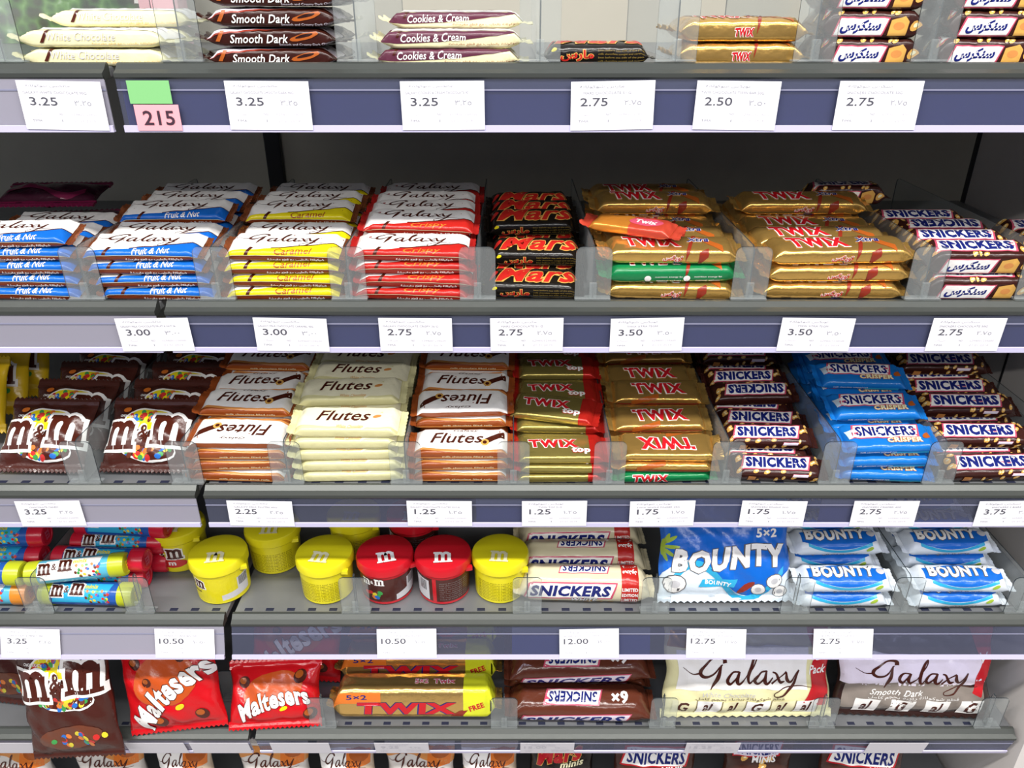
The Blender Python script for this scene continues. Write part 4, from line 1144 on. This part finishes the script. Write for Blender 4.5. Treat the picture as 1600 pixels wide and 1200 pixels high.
pot('pot_red_logo', 605, 905, .060, 'red candy pot with brown logo label beside yellow pot', 15)
pot('pot_red_text', 694, 905, .060, 'red candy pot with brown small-print label', 5)
pot('pot_yellow_text', 782, 905, .062, 'yellow candy pot beside the beige multipacks', -4)
for k, (px, lab) in enumerate(((560, 'yellow candy pot standing behind the red pots'), (650, 'red candy pot standing behind the red pots'))):
    pot('pot_yellow_text' if k == 0 else 'pot_red_text', px, 870, .165, lab, 0)
for k in range(3):
    put('beige_multi', (.112, .044 + .055 * k, ROWZ[4] + .001 + .006 * k), 'beige peanut multipack, %s of three behind the rail' % NTH[k], 'beige multipacks', (R(0), 0, R(1.5 * (k - 1))))
put('coconut_bag', (.329, .026, ROWZ[4] + .0075), 'large white and blue coconut candy bag leaning beside coconut bars', None, (R(-28), R(-.5), R(0)))
bay('coconut', .506, 4, 'white and blue coconut bar beside the bag', [2, 3, 3, 3, 3], .032, 'coconut bars', pitch=.0520, lean=10, jr=1.5)
bay('coconut', .682, 4, 'white and blue coconut bar by side panel', [2, 3, 3, 3, 3], .032, 'coconut bars', pitch=.0520, lean=10, jr=1.5)
# row 5
z5 = ROWZ[5] + .001
put('candy_tall', (-.862, .050, z5 + .008), 'brown candy bag standing behind the rail, farther from the red bags', 'tall brown candy bags', (R(-18), R(3), R(-6)))
put('candy_tall', (-.705, -.038, z5 - .014), 'brown candy bag hanging over the front of the rail', 'tall brown candy bags', (R(-16), R(-4), R(0)))
put('balls', (-.549, -.006, z5 + .010), 'red chocolate-ball bag with slanted lettering beside brown bag', 'red chocolate-ball bags', (R(-20), R(-6), R(3)))
put('balls', (-.385, .098, z5 + .013), 'red chocolate-ball bag standing behind a shorter red bag', 'red chocolate-ball bags', (R(-20), R(5), R(0)))
put('balls_small', (-.392, -.002, z5 + .010), 'short red chocolate-ball bag leaning in front of another', 'red chocolate-ball bags', (R(-35), R(0), R(4)))
for k, (y, z, t) in enumerate(((.034, 0, -12), (.104, .010, -12), (.174, .020, -12))):
    put('gold_multi', (-.163, y, z5 + .0065 + z), 'gold and lime multipack, %s from the rail' % NTH[k], 'gold multipacks', (R(t), 0, R(0)))
for k, (y, z) in enumerate(((.037, 0), (.103, 0), (.071, .052), (.169, .0))):
    put('brown_multi', (.114, y, z5 + z), ('brown peanut six-pack lying lowest behind the rail', 'brown peanut six-pack in second place from rail', 'brown peanut six-pack resting on two others', 'brown peanut six-pack at the back of its pile')[k], 'brown multipacks', (0, 0, R((-1, 0, 1, 0)[k])))
put('value_cream', (.394, .024, z5 + .007), 'cream value bag with script logo and red flash', 'value bags', (R(-20), R(-.5), R(0)))
put('value_dark', (.672, .024, z5 + .008), 'dark brown value bag with script logo at shelf end', 'value bags', (R(-20), R(-1), R(-3)))
# row 6
z6 = ROWZ[6] + .012
for k, (kind, px, lab) in enumerate((('mini_script', 20, 'white minis bag with script logo, at the wide end of the base row'), ('mini_script', 165, 'white minis bag between another white bag and a tan one'), ('mini_script_orange', 285, 'tan minis bag after the first white minis bags'), ('mini_script', 425, 'white minis bag between two tan minis bags'),
        ('mini_script_orange', 540, 'tan minis bag between two white minis bags'), ('mini_script', 655, 'white minis bag beside last tan minis bag'), ('mini_script_orange', 765, 'tan minis bag beside the black minis bag'), ('mini_black', 878, 'black minis bag with red lettering'),
        ('mini_peanut', 1025, 'brown peanut minis bag with wide logo beside the black bag'), ('mini_brown', 1188, 'plain brown minis bag between two peanut logo bags'), ('mini_peanut', 1350, 'brown peanut minis bag at the end by the side panel'))):
    c = at(px, 1190, .03)
    put(kind, (c.x, .034 + .004 * (k % 2), z6), lab, 'minis bags on the base shelf', (R(-4), 0, R((k * 3) % 5 - 2)))

# ------------------------------------------------------------------ things at the back of the top shelf
def leaf_material():
    m = bpy.data.materials.new('leaf_print'); m.use_nodes = True; nt = m.node_tree; p = nt.nodes['Principled BSDF']; p.inputs['Roughness'].default_value = .4
    tc = nt.nodes.new('ShaderNodeTexCoord'); vo = nt.nodes.new('ShaderNodeTexVoronoi'); vo.inputs['Scale'].default_value = 55
    nz = nt.nodes.new('ShaderNodeTexNoise'); nz.inputs['Scale'].default_value = 14; nz.inputs['Detail'].default_value = 5
    nt.links.new(tc.outputs['Object'], vo.inputs['Vector']); nt.links.new(tc.outputs['Object'], nz.inputs['Vector'])
    ma = nt.nodes.new('ShaderNodeMath'); ma.operation = 'MULTIPLY'; nt.links.new(vo.outputs['Distance'], ma.inputs[0]); nt.links.new(nz.outputs['Fac'], ma.inputs[1])
    cr = nt.nodes.new('ShaderNodeValToRGB'); el = cr.color_ramp.elements
    el[0].position = .16; el[0].color = hexc('10240c'); el[1].position = .62; el[1].color = hexc('cfe0c8')
    a = el.new(.27); a.color = hexc('2c5a1e'); b = el.new(.42); b.color = hexc('5f8f42')
    nt.links.new(ma.outputs[0], cr.inputs[0]); nt.links.new(cr.outputs[0], p.inputs['Base Color'])
    return m
a, b = at(-40, 0, .48), at(246, 0, .48)
pb = link('printed_board', box_mesh('printed_board', a.x, b.x, .478, .484, ROWZ[1] + .001, ROWZ[1] + .22, leaf_material(), .001))
tag(pb, 'green leaf-print display board behind the cream white slabs', 'display board')
lp = box_mesh('white_loop', -.055, .055, -.004, .004, 0, .012, mat('white_card', 'e8e6e0', .5), .002)
h = link('carry_loop', mesh_from('carry_loop', *(lambda pts: ([(p[0], y, p[1]) for y in (.470, .4775) for p in pts], [tuple(range(8)) , tuple(range(8, 16))] and
    [(i, i + 1, 4 + i + 1, 4 + i) for i in range(3)] + [(8 + i, 12 + i, 13 + i, 9 + i) for i in range(3)] + [(i, 8 + i, 9 + i, i + 1) for i in range(3)] + [(4 + i, 5 + i, 13 + i, 12 + i) for i in range(3)] + [(0, 4, 12, 8), (3, 11, 15, 7)]))(
    [(-.60, ROWZ[1] + .060), (-.59, ROWZ[1] + .13), (-.53, ROWZ[1] + .13), (-.52, ROWZ[1] + .060), (-.585, ROWZ[1] + .060), (-.58, ROWZ[1] + .115), (-.54, ROWZ[1] + .115), (-.535, ROWZ[1] + .060)]), [mat('white_card', 'e8e6e0', .5)]), pb)
a, b = at(232, 0, .46), at(292, 0, .46)
pc = link('pink_carton', box_mesh('pink_carton', a.x, b.x, .42, .46, ROWZ[1] + .0005, ROWZ[1] + .16, mat('pink_card', 'd9a6ac', .5, 0, .02, 20, var=.05), .002))
link('carton_lid', box_mesh('carton_lid', a.x - .001, b.x + .001, .419, .461, ROWZ[1] + .120, ROWZ[1] + .161, mat('pink_card_pale', 'e0bcc0', .5), .002), pc)
tag(pc, 'small pink carton behind the gap between cream and dark slabs', 'carton')

# ------------------------------------------------------------------ price tags
m_card = mat('tag_card', 'efedf2', .45); m_card2 = mat('tag_card_dim', 'd8d5dc', .45)
pr_ink = mat('price_ink', '4a4a55', .6); faint = mat('faint_ink', '9c9ca6', .6); fainter = mat('very_faint_ink', 'c4c2ca', .6)
DIG = str.maketrans('0123456789', '٠١٢٣٤٥٦٧٨٩')
TW = .090
def price_tag(row, px, price, line, ar_line, label, h=.047, roll=0, dim=False, wide=TW, down=.0035, blank=False):
    o_, d, n = rail_frame(row)
    mid = o_ + d * (down + h / 2)
    depth_px = {1: 150, 2: 515, 3: 795, 4: 990, 5: 1160}[row]
    X = at(px, depth_px, mid.y).x
    me = box_mesh('tag_card', -wide / 2, wide / 2, -h / 2, h / 2, -.0003, .0003, m_card2 if dim else m_card, .00012)
    t = link('price_tag', me)
    M = Matrix(((1, 0, 0), (0, -d.y, n.y), (0, -d.z, n.z))).to_4x4()
    t.matrix_world = Matrix.Translation(Vector((X, 0, 0)) + mid + n * .0038) @ M @ Matrix.Rotation(R(roll), 4, 'Z')
    tag(t, label, 'price tag', 'white price tags')
    if not blank:
        k = h / .047; a_, b_ = (fainter, fainter) if dim else (pr_ink, faint)
        it = [T(ar_line, b_, 1, -.012 if row != 4 else -.010, .0185 * k, .048, .0036, ar=True), T(line, b_, 1, -.006, .0125 * k, min(.068, .0027 * len(line)), .0027),
              T(price, a_, 1, -.020, .004 * k, .0074 * len(price), .0084, bold=.006, res=3), T(price.translate(DIG), b_, 1, .022, .003 * k, .018, .0052),
              T('شباك', fainter, 1, -.030, -.008 * k, .013, .0030, ar=True), T('NO', b_, 1, -.004, -.008 * k, .005, .0022), T('6294001234500', fainter, 1, .022, -.008 * k, .030, .0024),
              T('TIMA', b_, 1, -.031, -.0145 * k, .011, .0024), T('1', b_, 1, -.004, -.0145 * k, .001, .0024), T('01.01.2019', fainter, 1, .020, -.0145 * k, .024, .0024)]
        link('printed_text', print_mesh('tag_print', flat_sheet(wide, h, .0001), it, False, False), t)
    return t
A1 = 'جالكسي شوكولاتة'; A2 = 'سنكرس شوكولاتة'; A3 = 'تويكس شوكولاتة'
TAGS = [
 (1, 98, '3.25', 'GALAXY WHITE CHOCOLATE 90G', A1, 'cream slabs on the left bay'), (1, 420, '3.25', 'GALAXY CHOCOLATE SMOOTH DARK 90G', A1, 'dark smooth slabs'), (1, 692, '3.25', 'GALAXY COOKIES & CREAM CHOCOLATE 90', A1, 'cookie slabs'),
 (1, 957, '2.75', 'MARS CHOCOLATE 51 G', 'مارس شوكولاتة', 'lone black bar'), (1, 1151, '2.50', 'TWIX CHOCOLATE TWIN BAR 50G', A3, 'top gold bars'), (1, 1372, '2.75', 'SNICKERS CHOCOLATE 50G', A2, 'top peanut bars'),
 (2, 243, '3.00', 'GALAXY MILK CHOCOLATE FRUIT & NUT 36', A1, 'blue nut bars'), (2, 456, '3.00', 'GALAXY MILK CHOCOLATE CARAMEL 40G', A1, 'yellow caramel bars'), (2, 650, '2.75', 'GALAXY CHOCOLATE CRISPY 36 G', A1, 'red crisp bars'), (2, 823, '2.75', 'MARS CHOCOLATE 51 G', 'مارس شوكولاتة', 'stacked black bars'),
 (2, 1010, '3.50', 'TWIX XTRA 75GM', A3, 'gold bars with a green one'), (2, 1274, '3.50', 'TWIX XTRA 75GM', A3, 'long gold bars'), (2, 1508, '2.75', 'SNICKERS CHOCOLATE 50G', A2, 'thick peanut bars'),
 (3, 80, '3.25', 'CHOCOLATE CANDY', A1, 'brown candy bags'), (3, 408, '2.25', 'GALAXY MILK FLUTES 45G', A1, 'orange wafer packs'), (3, 687, '1.25', 'GALAXY CHOCOLATE FLUTES 22.5 G', A1, 'second orange wafer column'), (3, 866, '1.25', 'TWIX TOP 21G', A3, 'olive gold bars'),
 (3, 1034, '1.75', 'TWIX SINGLE FINGER 25G', A3, 'bright gold bars'), (3, 1207, '1.75', 'SNICKERS SINGLE 25G', A2, 'brown peanut bars'), (3, 1381, '2.75', 'SNICKERS CRISPER 40G', A2, 'blue peanut bars'), (3, 1575, '3.75', 'SNICKERS 2 BARS', A2, 'long peanut bars'),
 (4, 45, '3.25', 'CHOCOLATE MINI TUBE', A1, 'blue candy tubes'), (4, 287, '10.50', 'PEANUT CANDIES 100', A1, 'yellow pots by the tubes'), (4, 635, '10.50', 'CHOCOLATE CANDIES 100G', A1, 'red pots'), (4, 921, '12.00', 'SNICKERS WHITE CHOCOLATE 40.5G X 6', A2, 'beige multipacks'), (4, 1120, '12.75', 'BOUNTY CHOCOLATE 5X57G', 'باونتي شوكولاتة', 'blue coconut bag'), (4, 1319, '2.75', 'BOUNTY CHOCOLATE 57G', 'باونتي شوكولاتة', 'coconut bars'),
]
for i, (r, px, pr, ln, al, wh) in enumerate(TAGS):
    price_tag(r, px, pr, ln, al, 'white price tag reading %s below the %s' % (pr, wh), h={1: .050, 2: .045, 3: .042, 4: .046}[r], roll=((i * 37) % 7 - 3) * .35)
price_tag(5, 855, '15.00', 'SNICKERS 6 PACK', A2, 'pale price tag reading 15.00 below the brown multipacks', dim=True, h=.036)
price_tag(5, 1113, '15.25', 'GALAXY VALUE PACK', A1, 'pale price tag reading 15.25 below the cream value bag', dim=True, h=.036)
price_tag(5, 628, '9.25', 'TWIX 5 X 2', A3, 'pale price tag reading 9.25 below the gold multipacks', dim=True, h=.036)
for px, wh in ((30, 'below the brown candy bags, at the far end'), (130, 'below the overhanging brown candy bag'), (245, 'below the slanted red bag'), (345, 'beside the rail joint of the left bay'), (470, 'below the short red bag'), (1400, 'below the dark value bag')):
    price_tag(5, px, '', '', '', 'blank white price strip %s' % wh, dim=True, h=.036, blank=True, wide=.098)
# coloured location stickers beside the first rail joint
def sticker(px0, px1, down, h, col, text, label):
    o_, d, n = rail_frame(1); mid = o_ + d * (down + h / 2)
    a, b = at(px0, 150, mid.y).x, at(px1, 150, mid.y).x; w = b - a
    t = link('shelf_sticker', box_mesh('sticker', -w / 2, w / 2, -h / 2, h / 2, -.0002, .0002, col, .0001))
    M = Matrix(((1, 0, 0), (0, -d.y, n.y), (0, -d.z, n.z))).to_4x4()
    t.matrix_world = Matrix.Translation(Vector(((a + b) / 2, 0, 0)) + mid + n * .0038) @ M
    tag(t, label, 'sticker')
    if text: link('printed_number', print_mesh('sticker_print', flat_sheet(w, h, .0001), [T(text, mat('sticker_ink', '3a1f30', .6), 1, .001, 0, w * .70, h * .56, bold=.015, res=3)], False, False), t)
sticker(204, 270, .0030, .0235, mat('green_paper', '7fbf7a', .5), None, 'plain green sticker above the pink number sticker')
sticker(208, 278, .0275, .0270, mat('pink_paper', 'f2a5ae', .5), '215', 'pink sticker reading 215 on the top rail')
